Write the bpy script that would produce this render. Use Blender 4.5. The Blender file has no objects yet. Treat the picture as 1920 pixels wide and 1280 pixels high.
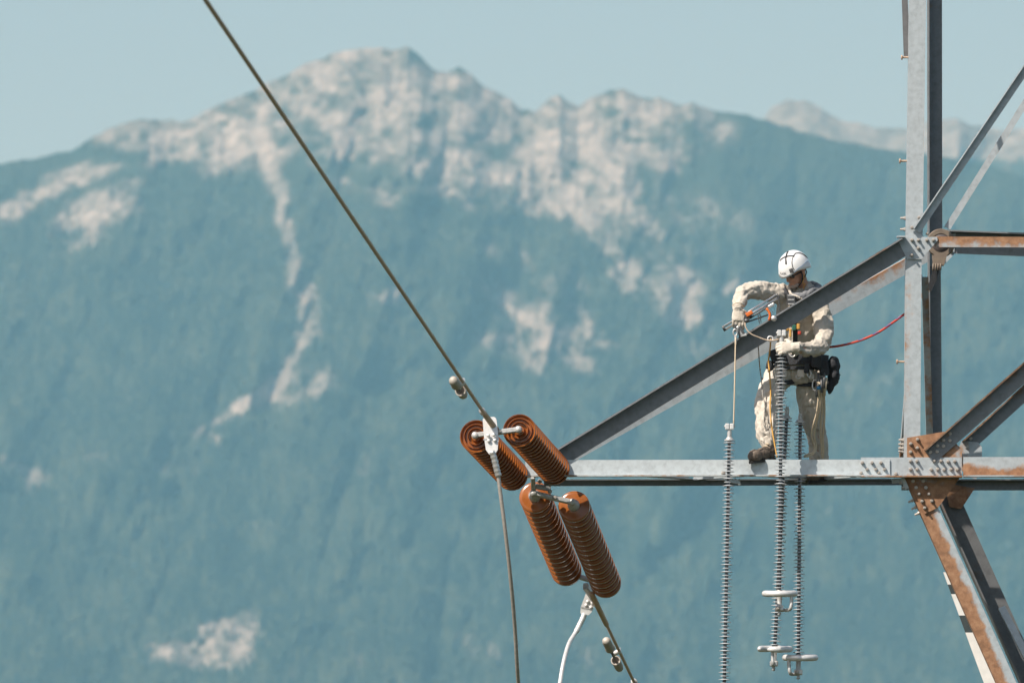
import bpy, bmesh, math, random
import numpy as np
from mathutils import Vector, Matrix, noise as mnoise

random.seed(7)
sc = bpy.context.scene
col = sc.collection

# ---------------------------------------------------------------- camera
DIST, SCL = 80.0, 230.0             # metres to the tower face, photo pixels per metre there
FPX = DIST * SCL
PITCH = math.radians(4.4)
cam_d = bpy.data.cameras.new('camera')
cam_d.sensor_width = 36.0
cam_d.lens = FPX / 1920.0 * 36.0
cam_d.clip_start, cam_d.clip_end = 0.5, 80000.0
cam_d.dof.use_dof = True
cam_d.dof.focus_distance = DIST
cam_d.dof.aperture_fstop = 6.3
cam_d.dof.aperture_blades = 0
cam = bpy.data.objects.new('camera', cam_d)
col.objects.link(cam)
CAMP = Vector((0.0, -DIST, 0.0))
cam.location = CAMP
cam.rotation_euler = (math.pi / 2 + PITCH, 0, 0)
sc.camera = cam

# ---------------------------------------------------------------- light
SUN_TRAVEL = Vector((1.1, 1.0, -1.6)).normalized()
SUN_EL = math.asin(-SUN_TRAVEL.z)
SUN_AZ = math.atan2(-SUN_TRAVEL.x, -SUN_TRAVEL.y)      # clockwise from +Y
w = bpy.data.worlds.new('World')
sc.world = w
w.use_nodes = True
nt = w.node_tree
nt.nodes.clear()
sky = nt.nodes.new('ShaderNodeTexSky')
sky.sky_type = 'NISHITA'
sky.sun_disc = False
sky.sun_elevation = SUN_EL
sky.sun_rotation = SUN_AZ
sky.altitude = 300
sky.air_density = 1.0
sky.dust_density = 2.8
sky.ozone_density = 0.1
bg = nt.nodes.new('ShaderNodeBackground')
bg.inputs['Strength'].default_value = 0.084
wo = nt.nodes.new('ShaderNodeOutputWorld')
nt.links.new(sky.outputs[0], bg.inputs['Color'])
nt.links.new(bg.outputs[0], wo.inputs[0])
sun_d = bpy.data.lights.new('sun', 'SUN')
sun_d.energy = 5.0
sun_d.angle = math.radians(0.53)
sun_d.color = (1.0, 0.94, 0.85)
sun = bpy.data.objects.new('sun', sun_d)
col.objects.link(sun)
sun.rotation_euler = SUN_TRAVEL.to_track_quat('-Z', 'Y').to_euler()
sun.location = (-30, -30, 60)

sc.view_settings.view_transform = 'Standard'
sc.view_settings.look = 'None'
sc.view_settings.exposure = 0.35
sc.view_settings.gamma = 1.0
sc.view_settings.use_curve_mapping = False
sc.render.engine = 'CYCLES'
sc.cycles.use_denoising = True
sc.cycles.max_bounces = 6
sc.cycles.diffuse_bounces = 3
sc.cycles.glossy_bounces = 3
sc.cycles.volume_bounces = 1
sc.cycles.caustics_reflective = False
sc.cycles.caustics_refractive = False

# ---------------------------------------------------------------- helpers
CP, SP = math.cos(PITCH), math.sin(PITCH)

def P(px, py, Y=0.0):
    """World point on the plane y = Y seen at photo pixel (px, py)."""
    a, b = (px - 960.0) / FPX, (640.0 - py) / FPX
    d = Vector((a, CP - b * SP, SP + b * CP))
    return CAMP + d * ((Y - CAMP.y) / d.y)

def V(*a):
    return Vector(a)

ORI = {}          # world origin of every object (parents are only ever translated)

def finish(o, parent, world_origin):
    col.objects.link(o)
    if parent is not None:
        o.parent = parent
        o.location = Vector(world_origin) - ORI[parent.name]
    else:
        o.location = Vector(world_origin)
    ORI[o.name] = Vector(world_origin)

def tag(o, label=None, cat=None, group=None, kind=None):
    if label: o['label'] = label
    if cat: o['category'] = cat
    if group: o['group'] = group
    if kind: o['kind'] = kind
    return o

def empty(name, loc, label=None, cat=None, group=None):
    o = bpy.data.objects.new(name, None)
    o.empty_display_size = 0.1
    finish(o, None, loc)
    return tag(o, label, cat, group)

def mesh_from(name, verts, faces, smooth=False):
    me = bpy.data.meshes.new(name)
    me.from_pydata([tuple(v) for v in verts], [], [tuple(f) for f in faces])
    me.update()
    if smooth:
        me.polygons.foreach_set('use_smooth', [True] * len(me.polygons))
    return me

def obj(name, vf, mat, parent=None, smooth=False, origin=None, attr=None):
    """vf = (world verts, faces) -> ONE mesh object."""
    verts, faces = vf[0], vf[1]
    if origin is None:
        if parent is not None:
            origin = ORI[parent.name]
        else:
            xs = [v[0] for v in verts]; ys = [v[1] for v in verts]; zs = [v[2] for v in verts]
            origin = Vector(((min(xs) + max(xs)) / 2, (min(ys) + max(ys)) / 2, min(zs)))
    origin = Vector(origin)
    me = mesh_from(name, [Vector(v) - origin for v in verts], faces, smooth)
    if attr is not None:
        at = me.attributes.new('rust', 'FLOAT', 'POINT')
        at.data.foreach_set('value', attr)
    for m in (mat if isinstance(mat, (list, tuple)) else [mat]):
        me.materials.append(m)
    o = bpy.data.objects.new(name, me)
    finish(o, parent, origin)
    return o

def inst(name, me, parent, loc, rot=None, scale=None):
    o = bpy.data.objects.new(name, me)
    finish(o, parent, loc)
    if rot is not None:
        o.rotation_mode = 'QUATERNION'
        o.rotation_quaternion = rot
    if scale is not None:
        o.scale = scale
    return o

class MB:
    def __init__(s):
        s.v, s.f = [], []
    def add(s, vf):
        n = len(s.v)
        s.v += [Vector(q) for q in vf[0]]
        s.f += [tuple(i + n for i in f) for f in vf[1]]
        return s
    def vf(s):
        return s.v, s.f

def frame_of(axis, ref=None):
    axis = axis.normalized()
    if ref is None or abs(axis.dot(Vector(ref).normalized())) > 0.98:
        ref = Vector((0, 0, 1)) if abs(axis.z) < 0.9 else Vector((1, 0, 0))
    a = (Vector(ref) - axis * axis.dot(Vector(ref))).normalized()
    return a, axis.cross(a)

def tube(pts, rad, n=10, ref=None, flat=None, cap=True):
    """Loft round/elliptic rings along pts. rad: number, list, or list of (a, b)."""
    pts = [Vector(p) for p in pts]
    m = len(pts)
    if not isinstance(rad, (list, tuple)):
        rad = [rad] * m
    verts, faces = [], []
    prev = None
    for i, p in enumerate(pts):
        ax = (pts[min(i + 1, m - 1)] - pts[max(i - 1, 0)]).normalized()
        if prev is None:
            a, b = frame_of(ax, ref)
        else:
            a = (prev - ax * ax.dot(prev)).normalized()
            b = ax.cross(a)
        prev = a
        ra, rb = rad[i] if isinstance(rad[i], (list, tuple)) else (rad[i], rad[i])
        for k in range(n):
            t = 2 * math.pi * k / n
            verts.append(p + a * (ra * math.cos(t)) + b * (rb * math.sin(t)))
    for i in range(m - 1):
        for k in range(n):
            k2 = (k + 1) % n
            faces.append((i * n + k, i * n + k2, (i + 1) * n + k2, (i + 1) * n + k))
    if cap:
        faces.append(tuple(range(n - 1, -1, -1)))
        faces.append(tuple((m - 1) * n + k for k in range(n)))
    return verts, faces

def spline(pts, n=8):
    """Catmull-Rom through pts (Vectors)."""
    pts = [Vector(p) for p in pts]
    q = [pts[0] * 2 - pts[1]] + pts + [pts[-1] * 2 - pts[-2]]
    out = []
    for i in range(1, len(q) - 2):
        for k in range(n):
            t = k / n
            out.append(0.5 * ((2 * q[i]) + (q[i + 1] - q[i - 1]) * t + (2 * q[i - 1] - 5 * q[i] + 4 * q[i + 1] - q[i + 2]) * t * t
                              + (3 * q[i] - q[i - 1] - 3 * q[i + 1] + q[i + 2]) * t ** 3))
    out.append(pts[-1])
    return out

def box(c, ex, ey, ez, hx, hy, hz):
    c = Vector(c)
    vs = []
    for i in (-1, 1):
        for j in (-1, 1):
            for k in (-1, 1):
                vs.append(c + Vector(ex) * (hx * i) + Vector(ey) * (hy * j) + Vector(ez) * (hz * k))
    return vs, [(0, 1, 3, 2), (4, 6, 7, 5), (0, 4, 5, 1), (2, 3, 7, 6), (0, 2, 6, 4), (1, 5, 7, 3)]

def cbox(c, ex, ey, ez, hx, hy, hz, ch):
    """box with chamfered edges along ez (8-gon prism) and slightly inset ends"""
    c, ex, ey, ez = Vector(c), Vector(ex), Vector(ey), Vector(ez)
    o = [(hx - ch, -hy), (hx, -hy + ch), (hx, hy - ch), (hx - ch, hy), (-hx + ch, hy), (-hx, hy - ch), (-hx, -hy + ch), (-hx + ch, -hy)]
    vs, fs = [], []
    for z, s in ((-hz, 0.86), (-hz + ch, 1), (hz - ch, 1), (hz, 0.86)):
        for a, b in o:
            vs.append(c + ex * (a * s) + ey * (b * s) + ez * z)
    for r in range(3):
        for k in range(8):
            fs.append((r * 8 + k, r * 8 + (k + 1) % 8, r * 8 + 8 + (k + 1) % 8, r * 8 + 8 + k))
    fs.append(tuple(range(7, -1, -1))); fs.append(tuple(range(24, 32)))
    return vs, fs

def lathe(profile, n=24, axis=(0, 0, 1), origin=(0, 0, 0)):
    """profile: [(r, h)] revolved round axis; r = 0 closes."""
    ax = Vector(axis).normalized()
    a, b = frame_of(ax)
    org = Vector(origin)
    verts, faces, rings = [], [], []
    for r, h in profile:
        if r < 1e-6:
            rings.append([len(verts)]); verts.append(org + ax * h)
        else:
            rings.append(list(range(len(verts), len(verts) + n)))
            for k in range(n):
                t = 2 * math.pi * k / n
                verts.append(org + ax * h + a * (r * math.cos(t)) + b * (r * math.sin(t)))
    for r0, r1 in zip(rings, rings[1:]):
        for k in range(n):
            k2 = (k + 1) % n
            if len(r0) == 1 and len(r1) == 1: continue
            if len(r0) == 1: faces.append((r0[0], r1[k2], r1[k]))
            elif len(r1) == 1: faces.append((r0[k], r0[k2], r1[0]))
            else: faces.append((r0[k], r0[k2], r1[k2], r1[k]))
    return verts, faces

def prism(poly, d):
    """polygon (world pts) extruded by vector d"""
    n = len(poly); d = Vector(d)
    vs = [Vector(p) for p in poly] + [Vector(p) + d for p in poly]
    fs = [tuple(range(n - 1, -1, -1)), tuple(range(n, 2 * n))]
    for k in range(n):
        fs.append((k, (k + 1) % n, n + (k + 1) % n, n + k))
    return vs, fs

def ellipsoid(c, ex, ey, ez, rx, ry, rz, n=14, m=9):
    vs, fs = lathe([(math.sin(math.pi * i / m), -math.cos(math.pi * i / m)) for i in range(m + 1)], n)
    c, ex, ey, ez = Vector(c), Vector(ex), Vector(ey), Vector(ez)
    return [c + ex * (v.x * rx) + ey * (v.y * ry) + ez * (v.z * rz) for v in vs], fs

def remesh(parts, voxel, smooth_it=4):
    """union of closed shapes as one continuous surface -> (verts, faces)"""
    mb = MB()
    for p in parts: mb.add(p)
    me = mesh_from('tmp', mb.v, mb.f)
    o = bpy.data.objects.new('tmp', me); col.objects.link(o)
    md = o.modifiers.new('r', 'REMESH'); md.mode = 'VOXEL'; md.voxel_size = voxel; md.adaptivity = 0.0
    dg = bpy.context.evaluated_depsgraph_get(); dg.update()
    e = o.evaluated_get(dg).to_mesh()
    n = len(e.vertices)
    co = np.empty(n * 3); e.vertices.foreach_get('co', co); co = co.reshape(-1, 3)
    faces = [tuple(p.vertices) for p in e.polygons]
    ed = np.empty(len(e.edges) * 2, dtype=np.int32); e.edges.foreach_get('vertices', ed); ed = ed.reshape(-1, 2)
    o.evaluated_get(dg).to_mesh_clear()
    bpy.data.objects.remove(o); bpy.data.meshes.remove(me)
    deg = np.bincount(ed.ravel(), minlength=n).astype(float)
    for it in range(smooth_it):
        acc = np.zeros_like(co)
        np.add.at(acc, ed[:, 0], co[ed[:, 1]]); np.add.at(acc, ed[:, 1], co[ed[:, 0]])
        lam = 0.55 if it % 2 == 0 else -0.35
        co = co + lam * (acc / np.maximum(deg, 1)[:, None] - co)
    return [Vector(c) for c in co], faces

def displace(vf, fn):
    """move verts along their normals by fn(co, normal)"""
    me = mesh_from('tmp', vf[0], vf[1])
    out = []
    for v in me.vertices:
        out.append(v.co + v.normal * fn(v.co, v.normal))
    bpy.data.meshes.remove(me)
    return out, vf[1]

# ---------------------------------------------------------------- materials
def new_mat(name):
    m = bpy.data.materials.new(name); m.use_nodes = True
    nt = m.node_tree
    b = nt.nodes['Principled BSDF']
    return m, nt, b

def N(nt, t, **kw):
    n = nt.nodes.new(t)
    for k, v in kw.items():
        if k in n.inputs: n.inputs[k].default_value = v
        else: setattr(n, k, v)
    return n

def noise_node(nt, scale, detail=4, rough=0.55, vec=None, stretch=None):
    tc = N(nt, 'ShaderNodeTexCoord')
    n = N(nt, 'ShaderNodeTexNoise', Scale=scale, Detail=detail, Roughness=rough)
    if stretch:
        mp = N(nt, 'ShaderNodeMapping'); mp.inputs['Scale'].default_value = stretch
        nt.links.new(tc.outputs['Object'], mp.inputs[0]); nt.links.new(mp.outputs[0], n.inputs['Vector'])
    else:
        nt.links.new(tc.outputs['Object'], n.inputs['Vector'])
    return n

def ramp(nt, src, stops):
    r = N(nt, 'ShaderNodeValToRGB')
    el = r.color_ramp.elements
    el[0].position, el[0].color = stops[0][0], (*stops[0][1], 1)
    el[1].position, el[1].color = stops[-1][0], (*stops[-1][1], 1)
    for p, c in stops[1:-1]:
        e = el.new(p); e.color = (*c, 1)
    nt.links.new(src, r.inputs[0])
    return r

def bump(nt, b, src, dist, strength=1.0):
    bp = N(nt, 'ShaderNodeBump', Strength=strength, Distance=dist)
    nt.links.new(src, bp.inputs['Height']); nt.links.new(bp.outputs[0], b.inputs['Normal'])

def simple(name, c0, c1, scale, rough=0.6, metal=0.0, bd=0.0, detail=4, spec=0.5, stretch=None, coat=0.0, rr=None):
    m, nt, b = new_mat(name)
    n = noise_node(nt, scale, detail, stretch=stretch)
    r = ramp(nt, n.outputs[0], [(0.3, c0), (0.7, c1)])
    nt.links.new(r.outputs[0], b.inputs['Base Color'])
    b.inputs['Roughness'].default_value = rough
    b.inputs['Metallic'].default_value = metal
    b.inputs['Specular IOR Level'].default_value = spec
    b.inputs['Coat Weight'].default_value = coat
    b.inputs['Coat Roughness'].default_value = 0.08
    if rr:
        mr = N(nt, 'ShaderNodeMapRange'); mr.inputs[3].default_value, mr.inputs[4].default_value = rr
        nt.links.new(n.outputs[0], mr.inputs[0]); nt.links.new(mr.outputs[0], b.inputs['Roughness'])
    if bd: bump(nt, b, n.outputs[0], bd)
    return m

def steel(name, base=(0.42, 0.47, 0.50), rustc=(0.29, 0.155, 0.085), rust_hi=(0.40, 0.235, 0.135), bias=0.0):
    """weathered galvanised steel; the mesh's 'rust' value says where the zinc has worn away"""
    m, nt, b = new_mat(name)
    tc = N(nt, 'ShaderNodeTexCoord')
    vo = N(nt, 'ShaderNodeTexVoronoi', Scale=38.0); nt.links.new(tc.outputs['Object'], vo.inputs['Vector'])
    n1 = noise_node(nt, 3.2, 6, 0.62)
    n2 = noise_node(nt, 17.0, 5, 0.6)
    n3 = noise_node(nt, 70.0, 3, 0.6)
    mixg = N(nt, 'ShaderNodeMath', operation='MULTIPLY_ADD'); mixg.inputs[1].default_value = 0.16
    sep = N(nt, 'ShaderNodeSeparateColor'); nt.links.new(vo.outputs['Color'], sep.inputs[0])
    nt.links.new(sep.outputs[0], mixg.inputs[0]); nt.links.new(n2.outputs[0], mixg.inputs[2])
    gal = ramp(nt, mixg.outputs[0], [(0.32, tuple(c * 0.80 for c in base)), (0.58, base), (0.85, tuple(min(1, c * 1.13) for c in base))])
    rs = ramp(nt, n2.outputs[0], [(0.28, tuple(c * 0.55 for c in rustc)), (0.5, rustc), (0.72, rust_hi)])
    at = N(nt, 'ShaderNodeAttribute', attribute_name='rust')
    s1 = N(nt, 'ShaderNodeMath', operation='MULTIPLY_ADD'); s1.inputs[1].default_value = 1.1; s1.inputs[2].default_value = -0.55 + bias
    nt.links.new(n1.outputs[0], s1.inputs[0])
    s2 = N(nt, 'ShaderNodeMath', operation='MULTIPLY_ADD'); s2.inputs[1].default_value = 0.55
    nt.links.new(n2.outputs[0], s2.inputs[0]); nt.links.new(s1.outputs[0], s2.inputs[2])
    s3 = N(nt, 'ShaderNodeMath', operation='ADD'); nt.links.new(s2.outputs[0], s3.inputs[0]); nt.links.new(at.outputs['Fac'], s3.inputs[1])
    mr = N(nt, 'ShaderNodeMapRange', interpolation_type='SMOOTHSTEP'); mr.inputs[1].default_value, mr.inputs[2].default_value = 0.70, 0.98
    nt.links.new(s3.outputs[0], mr.inputs[0])
    mx = N(nt, 'ShaderNodeMix', data_type='RGBA')
    nt.links.new(mr.outputs[0], mx.inputs[0]); nt.links.new(gal.outputs[0], mx.inputs[6]); nt.links.new(rs.outputs[0], mx.inputs[7])
    nt.links.new(mx.outputs[2], b.inputs['Base Color'])
    inv = N(nt, 'ShaderNodeMath', operation='MULTIPLY_ADD'); inv.inputs[1].default_value = -0.25; inv.inputs[2].default_value = 0.25
    nt.links.new(mr.outputs[0], inv.inputs[0]); nt.links.new(inv.outputs[0], b.inputs['Metallic'])
    rg = N(nt, 'ShaderNodeMath', operation='MULTIPLY_ADD'); rg.inputs[1].default_value = 0.3; rg.inputs[2].default_value = 0.52
    nt.links.new(mr.outputs[0], rg.inputs[0]); nt.links.new(rg.outputs[0], b.inputs['Roughness'])
    bump(nt, b, n3.outputs[0], 0.002, 0.5)
    return m

M = {}
M['steel'] = steel('weathered_galvanised_steel')
M['steel_shade'] = steel('shade_darkened_steel', base=(0.20, 0.215, 0.23), rustc=(0.15, 0.088, 0.055), rust_hi=(0.33, 0.21, 0.13))  # darker steel copy; shade on rear members and front diagonals mixed into colour
M['steel_deep_shade'] = steel('shadow_dark_steel', base=(0.07, 0.075, 0.08))  # near-black copy; shadow on the side lacing put into the colour
M['steel_dark'] = steel('old_shaded_steel', base=(0.15, 0.155, 0.16), rustc=(0.10, 0.062, 0.045), rust_hi=(0.2, 0.125, 0.08))  # old brownish steel, toned down further for shade on the rear leg
M['steel_new'] = steel('bright_galvanised_steel', base=(0.52, 0.575, 0.60))
M['bolt'] = simple('bolt_steel', (0.34, 0.32, 0.30), (0.55, 0.50, 0.44), 60, 0.5, 0.4)
M['alu'] = simple('dull_aluminium', (0.50, 0.50, 0.50), (0.68, 0.67, 0.65), 24, 0.38, 0.7, 0.001)
M['alu_white'] = simple('pale_cast_aluminium', (0.62, 0.63, 0.63), (0.78, 0.78, 0.77), 30, 0.42, 0.35, 0.001)
M['cable'] = simple('weathered_conductor', (0.50, 0.36, 0.25), (0.62, 0.47, 0.34), 40, 0.6, 0.1, 0.001)
M['cable_pale'] = simple('new_conductor', (0.34, 0.31, 0.28), (0.46, 0.43, 0.39), 40, 0.45, 0.35, 0.001)
M['porcelain'] = simple('brown_glazed_porcelain', (0.23, 0.070, 0.016), (0.33, 0.108, 0.026), 9, 0.16, 0.0, 0.0, spec=0.5, coat=0.15, rr=(0.12, 0.24))
M['galv_cap'] = simple('galvanised_cap', (0.40, 0.41, 0.41), (0.62, 0.62, 0.61), 45, 0.5, 0.4, 0.001)
M['silicone'] = simple('grey_silicone', (0.40, 0.43, 0.46), (0.50, 0.53, 0.55), 30, 0.55, 0.0)
M['rod'] = simple('shade_grey_rod_sheath', (0.13, 0.15, 0.17), (0.20, 0.22, 0.24), 30, 0.6, 0.0)  # dark grey stands in for shade between the sheds
# ---------------------------------------------------------------- terrain, mountains, forest, air
rng = np.random.default_rng(11)

class VNoise:
    def __init__(s, seed, n=256):
        s.n = n; s.t = np.random.default_rng(seed).random((n, n))
    def at(s, x, y):
        xi, yi = np.floor(x).astype(int), np.floor(y).astype(int)
        fx, fy = x - xi, y - yi
        fx, fy = fx * fx * (3 - 2 * fx), fy * fy * (3 - 2 * fy)
        n = s.n
        a = s.t[xi % n, yi % n]; b = s.t[(xi + 1) % n, yi % n]; c = s.t[xi % n, (yi + 1) % n]; d = s.t[(xi + 1) % n, (yi + 1) % n]
        return (a * (1 - fx) + b * fx) * (1 - fy) + (c * (1 - fx) + d * fx) * fy
    def fbm(s, x, y, o=5, g=0.5):
        r = 0; a = 1; tot = 0
        for k in range(o):
            r = r + a * s.at(x * 2 ** k + 17 * k, y * 2 ** k + 31 * k); tot += a; a *= g
        return r / tot
VN1, VN2, VN3 = VNoise(1), VNoise(2), VNoise(3)

def elev(py):
    """tangent of the elevation of photo row py"""
    b = (640.0 - py) / FPX
    return (SP + b * CP) / (CP - b * SP)

SKY1 = np.array([(-1500, 420), (-600, 380), (-200, 330), (0, 305), (60, 297), (130, 284), (175, 258), (205, 240), (250, 226), (300, 224), (340, 231), (400, 202), (470, 172),
        (520, 148), (570, 121), (640, 98), (690, 90), (735, 92), (765, 88), (785, 104), (810, 128), (838, 137), (858, 127), (880, 137), (905, 160), (940, 176),
        (975, 203), (1005, 210), (1028, 187), (1050, 178), (1068, 192), (1085, 199), (1110, 184), (1140, 172), (1168, 166), (1195, 180), (1235, 184), (1270, 196), (1300, 193),
        (1335, 206), (1380, 212), (1440, 226), (1500, 245), (1560, 262), (1640, 276), (1700, 284), (1800, 300), (1920, 330), (2400, 400), (3400, 480)], float)
SKY2 = np.array([(-1500, 700), (900, 500), (1300, 300), (1400, 245), (1432, 226), (1448, 200), (1470, 190), (1500, 187), (1520, 190), (1545, 208), (1580, 226), (1640, 238), (1700, 240),
        (1750, 228), (1790, 222), (1830, 236), (1880, 245), (1920, 240), (2100, 270), (3400, 380)], float)

BLOBS = [  # px, py, rx, ry, turn (deg, + = falling to the right), strength: bare rock and scree on the slope
 (270, 244, 75, 22, 0, 1.0), (150, 325, 50, 13, -15, .75), (105, 345, 40, 12, -25, .6), (25, 385, 60, 12, -22, .6), (165, 392, 62, 20, -25, .8), (275, 305, 26, 12, -35, .8), (335, 300, 24, 9, -35, .75), (150, 452, 42, 14, -25, .5), (215, 395, 25, 25, -60, .5),
 (650, 150, 170, 65, -5, .78), (430, 225, 105, 38, -25, .72), (560, 200, 120, 50, -20, .8), (740, 200, 130, 70, 20, .85), (850, 215, 120, 70, 35, .8), (940, 260, 120, 60, 30, .85), (1040, 240, 120, 60, 10, .75), (1170, 225, 140, 50, 8, .72), (1090, 290, 110, 55, 30, 1.0), (1150, 335, 60, 28, 20, 1.0), (1260, 230, 80, 35, 10, .55),
 (400, 285, 50, 25, -10, .6), (450, 260, 60, 25, 30, .7), (635, 280, 40, 26, -30, .8), (710, 275, 25, 28, 20, .65), (790, 258, 50, 22, 0, .6), (845, 322, 78, 14, 2, 1.0), (870, 360, 90, 18, 12, .6), (715, 363, 24, 18, 50, .75), (1000, 350, 95, 32, 35, .85), (1080, 395, 80, 24, 30, .75), (1190, 418, 50, 14, 20, .6), (1260, 300, 32, 22, 20, .65), (1330, 400, 90, 22, 20, .32), (650, 352, 40, 10, 0, .45),
 (1250, 480, 120, 60, 40, .25), (1000, 600, 95, 24, 38, .95), (1050, 650, 60, 20, 20, .75), (930, 640, 40, 18, 30, .75), (985, 668, 50, 16, 25, .85), (1180, 515, 55, 18, 42, .85), (1275, 548, 38, 36, 20, .8), (1300, 615, 30, 50, -20, .45), (1085, 590, 70, 16, 40, .5), (725, 563, 34, 12, 0, .6), (1395, 545, 28, 22, -20, .75), (1440, 500, 40, 20, 40, .35), (945, 480, 40, 14, 20, .4), (1075, 530, 30, 14, 30, .4),
 (385, 1220, 85, 26, -8, .95), (440, 1195, 40, 18, -35, .75), (55, 885, 24, 14, 40, .7), (65, 920, 12, 20, 0, .6), (20, 870, 25, 14, 0, .4), (560, 725, 70, 22, -15, .55), (495, 740, 40, 12, -30, .75), (330, 862, 45, 18, 20, .4), (405, 828, 14, 10, 0, .7), (665, 1235, 12, 10, 0, .5), (910, 1220, 50, 14, 25, .35), (540, 1265, 12, 16, 0, .4), (200, 860, 60, 12, 0, .18), (1100, 1230, 60, 20, 10, .2), (1620, 700, 90, 30, 20, .16), (700, 880, 120, 30, -10, .15)]
WOODS = [  # stands of trees that break up the bare summit
 (622, 192, 48, 24, -15, .95), (575, 240, 45, 16, -10, .9), (795, 232, 45, 18, 5, .95), (720, 240, 25, 14, 0, .6), (890, 255, 40, 14, 30, .85), (905, 285, 75, 16, 15, .95), (862, 133, 26, 12, 20, .8), (1050, 180, 26, 9, 10, .7),
 (715, 132, 36, 9, 25, .6), (795, 118, 36, 12, 50, .8), (700, 320, 110, 20, 0, .9), (770, 160, 20, 9, 40, .5), (1085, 315, 50, 9, 25, .7), (1125, 335, 50, 14, 30, .8), (1165, 305, 18, 14, 0, .8), (1065, 205, 24, 14, 0, .6), (1150, 215, 18, 8, 0, .7),
 (1110, 252, 24, 8, -10, .7), (960, 225, 30, 9, 25, .6), (990, 218, 12, 10, 0, .6), (520, 255, 40, 14, 20, .7), (470, 300, 30, 18, 0, .6), (1215, 260, 40, 14, 20, .7), (975, 262, 12, 12, 0, .6), (650, 235, 26, 10, 0, .4), (960, 350, 30, 14, 20, .5), (350, 262, 45, 12, -15, .7), (1250, 215, 30, 8, 10, .5), (1220, 330, 40, 25, 20, .8)]
GULLY = [(490, 270, 20), (505, 310, 17), (520, 360, 13), (533, 420, 12), (548, 480, 14), (560, 530, 18), (580, 570, 26), (588, 610, 22), (572, 645, 12), (545, 680, 12), (520, 715, 16), (470, 752, 12), (420, 785, 8), (380, 815, 8)]

def rockiness(px, py):
    wx = px + 60 * (VN1.fbm(px / 90, py / 60, 4) - .5)
    wy = py + 50 * (VN2.fbm(px / 80, py / 60, 4) - .5)
    r = np.zeros_like(px)
    for (cx, cy, rx, ry, an, s) in BLOBS:
        if ry > 30 and cy < 320: s *= .8
        a = math.radians(an); dx, dy = wx - cx, wy - cy
        u = (dx * math.cos(a) + dy * math.sin(a)) / (rx * 1.4); v = (-dx * math.sin(a) + dy * math.cos(a)) / (ry * 1.6)
        q = np.clip(1.0 - (u * u + v * v) / 1.5, 0, 1)
        r = 1 - (1 - r) * (1 - .92 * s * q)
    for (cx, cy, rx, ry, an, s) in WOODS:
        a = math.radians(an); dx, dy = wx - cx, wy - cy
        u = (dx * math.cos(a) + dy * math.sin(a)) / (rx * 1.2); v = (-dx * math.sin(a) + dy * math.cos(a)) / (ry * 1.2)
        r = r * (1 - .7 * s * np.clip(1.5 - 1.2 * (u * u + v * v) - 1.1 * VN1.fbm(px / 22, py / 18 + 60, 4, .6), 0, 1))
    gl = np.zeros_like(px)
    for (x0, y0, w0), (x1, y1, w1) in zip(GULLY, GULLY[1:]):
        t = np.clip(((wx - x0) * (x1 - x0) + (wy - y0) * (y1 - y0)) / ((x1 - x0) ** 2 + (y1 - y0) ** 2), 0, 1)
        d = np.hypot(wx - x0 - t * (x1 - x0), wy - y0 - t * (y1 - y0)) / (w0 + t * (w1 - w0))
        gl = np.maximum(gl, np.clip(1.45 - d, 0, 1))
    n = VN3.fbm(px / 38, py / 26, 5, .6)
    n2 = VN2.fbm(px / 160 + 9, py / 90, 4, .55)
    n3 = VN1.fbm(px / 14 + 40, py / 11, 4, .65)
    return np.clip(r * (0.55 + .7 * n) + ((n - .54) * 1.1 + (n3 - .5) * .7) * np.minimum(r * 2.2, 1) + .30 * np.clip(n2 - .52, 0, 1) + .6 * gl * (.6 + .7 * n), 0, 1)

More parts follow.
